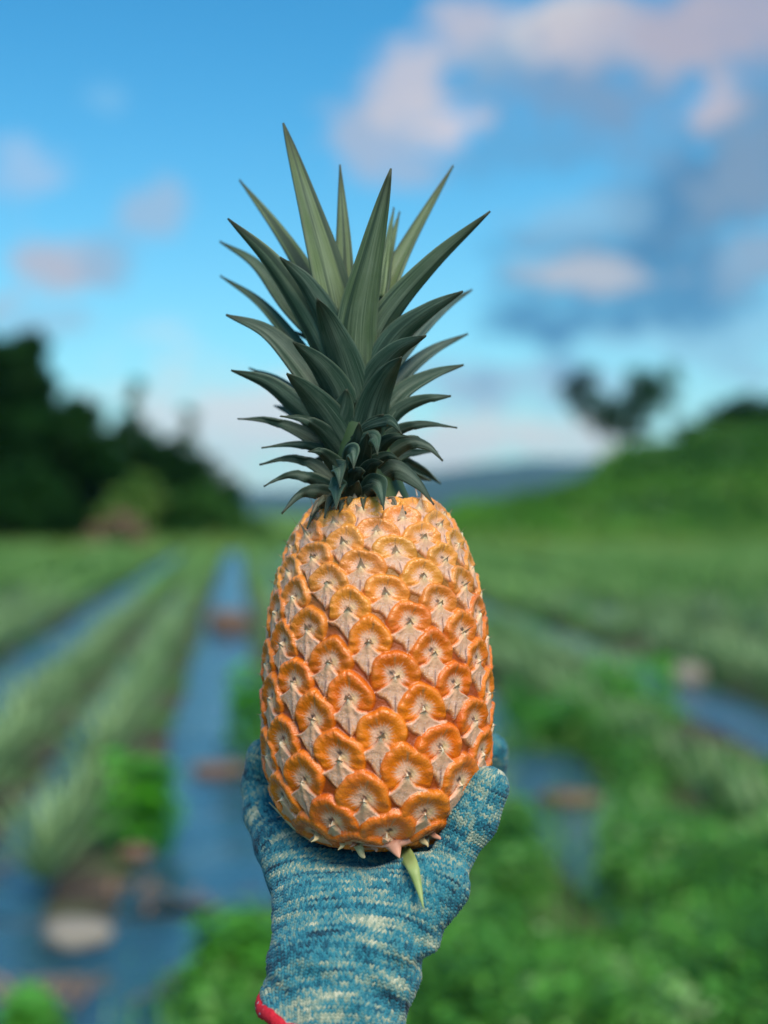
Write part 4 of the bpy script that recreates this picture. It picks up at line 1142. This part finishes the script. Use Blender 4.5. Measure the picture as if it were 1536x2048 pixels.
# red overlocked edge of the cuff
e1 = np.cross(CUFF_N, [0, 1.0, 0]); e1 /= np.linalg.norm(e1); e2 = np.cross(CUFF_N, e1)
cc0 = CUFF_C - CUFF_N * .0005
ring = []
for k in range(96):
    a = 2 * PI * k / 96; d = e1 * math.cos(a) + e2 * math.sin(a)
    ts = np.linspace(0, .07, 500); sdv = glove_sdf(cc0 + d * ts[:, None], False)
    i = int(np.argmax(sdv > 0)); ring.append(cc0 + d * (ts[i] if sdv[i] > 0 else .03))
ring = np.array(ring)
vs = []; NS = 12; ring_c = ring.mean(0); ua = []
for k, p in enumerate(ring):
    d = p - ring_c; d -= CUFF_N * (d @ CUFF_N); d /= np.linalg.norm(d)
    for j in range(NS):
        a = 2 * PI * j / NS
        w = 1 + .12 * math.sin(k * 1.9 + j)
        vs.append(p + d * (.0021 * w * math.cos(a)) + CUFF_N * (.0034 * w * math.sin(a) + .0008 * math.sin(k * .6)))
f = grid_faces(NS, 96, True); f2 = np.array([[95 * NS + j, 95 * NS + (j + 1) % NS, (j + 1) % NS, j] for j in range(NS)])
m_red, nt, b = new_mat('red_overlock_yarn', .8, .2)
vo = nt.nodes.new('ShaderNodeTexVoronoi'); nt.links.new(obpos(nt), vo.inputs['Vector']); vo.inputs['Scale'].default_value = 330
sp_ = N(nt, vo.outputs['Distance']).smooth(.30, .16) * noise(nt, obpos(nt), 120, 2).smooth(.46, .56)
setc(nt, b, 'Base Color', mixc(nt, sp_, mixc(nt, noise(nt, obpos(nt), 500, 2), (.42, .008, .02), (.70, .03, .05)), (.35, .55, .62)))
bump(nt, b, noise(nt, obpos(nt), 700, 2), .8, .0006)
o = link('cuff_edge', mesh_np('cuff_edge', np.array(vs) - np.array(person.location), np.concatenate([f, f2]), m_red), glove)
o.matrix_parent_inverse = Matrix.Identity(4); o.location = (0, 0, 0)
# forearm and upper arm, one skin
m_skin, nt, b = new_mat('skin', .5, .4)
setc(nt, b, 'Base Color', mixc(nt, noise(nt, obpos(nt), 40, 4), (.58, .36, .27), (.66, .44, .35)))
b.inputs['Subsurface Weight'].default_value = .15; b.inputs['Subsurface Radius'].default_value = (.01, .004, .002); b.inputs['Subsurface Scale'].default_value = 1
pth = cat([P(682, 1950, .692), P(655, 2080, .684), P(600, 2400, .64), Vector((-.03, .50, H - .42)), Vector((.0, .42, H - .46)), Vector((.12, .16, H - .42)), Vector((.2, -.06, H - .28))], 60)
kk = np.linspace(0, 1, 60); ra_ = np.interp(kk, [0, .17, .33, .5, .66, .83, 1], [.026, .0285, .034, .043, .042, .05, .058]); rb_ = np.interp(kk, [0, .17, .33, .5, .66, .83, 1], [.020, .0215, .029, .040, .042, .05, .058])
av, af = tube(pth, [(a, b_) for a, b_ in zip(ra_, rb_)], 32)
# keep the wide axis sideways
link('body', mesh_np('body', av - np.array(person.location), af, m_skin), person).location = person.location

# ------------------------------------------------------------------ haze over the far land
hm = bpy.data.materials.new('haze'); hm.use_nodes = True; nt = hm.node_tree
for n_ in list(nt.nodes):
    if n_.type != 'OUTPUT_MATERIAL': nt.nodes.remove(n_)
pvn = nt.nodes.new('ShaderNodeVolumePrincipled'); pvn.inputs['Density'].default_value = 7.5e-5; pvn.inputs['Color'].default_value = (.55, .80, 1.0, 1); pvn.inputs['Anisotropy'].default_value = .2
nt.links.new(pvn.outputs[0], [n_ for n_ in nt.nodes if n_.type == 'OUTPUT_MATERIAL'][0].inputs['Volume'])
x0, x1, y0, y1, z0, z1 = -9500, 9500, -3500, 6700, -45, 300
hv = [(x, y, z) for z in (z0, z1) for y in (y0, y1) for x in (x0, x1)]
o = link('haze', mesh_np('haze', hv, [(0, 2, 3, 1), (4, 5, 7, 6), (0, 1, 5, 4), (2, 6, 7, 3), (0, 4, 6, 2), (1, 3, 7, 5)], hm, False)); tag(o, kind='stuff')
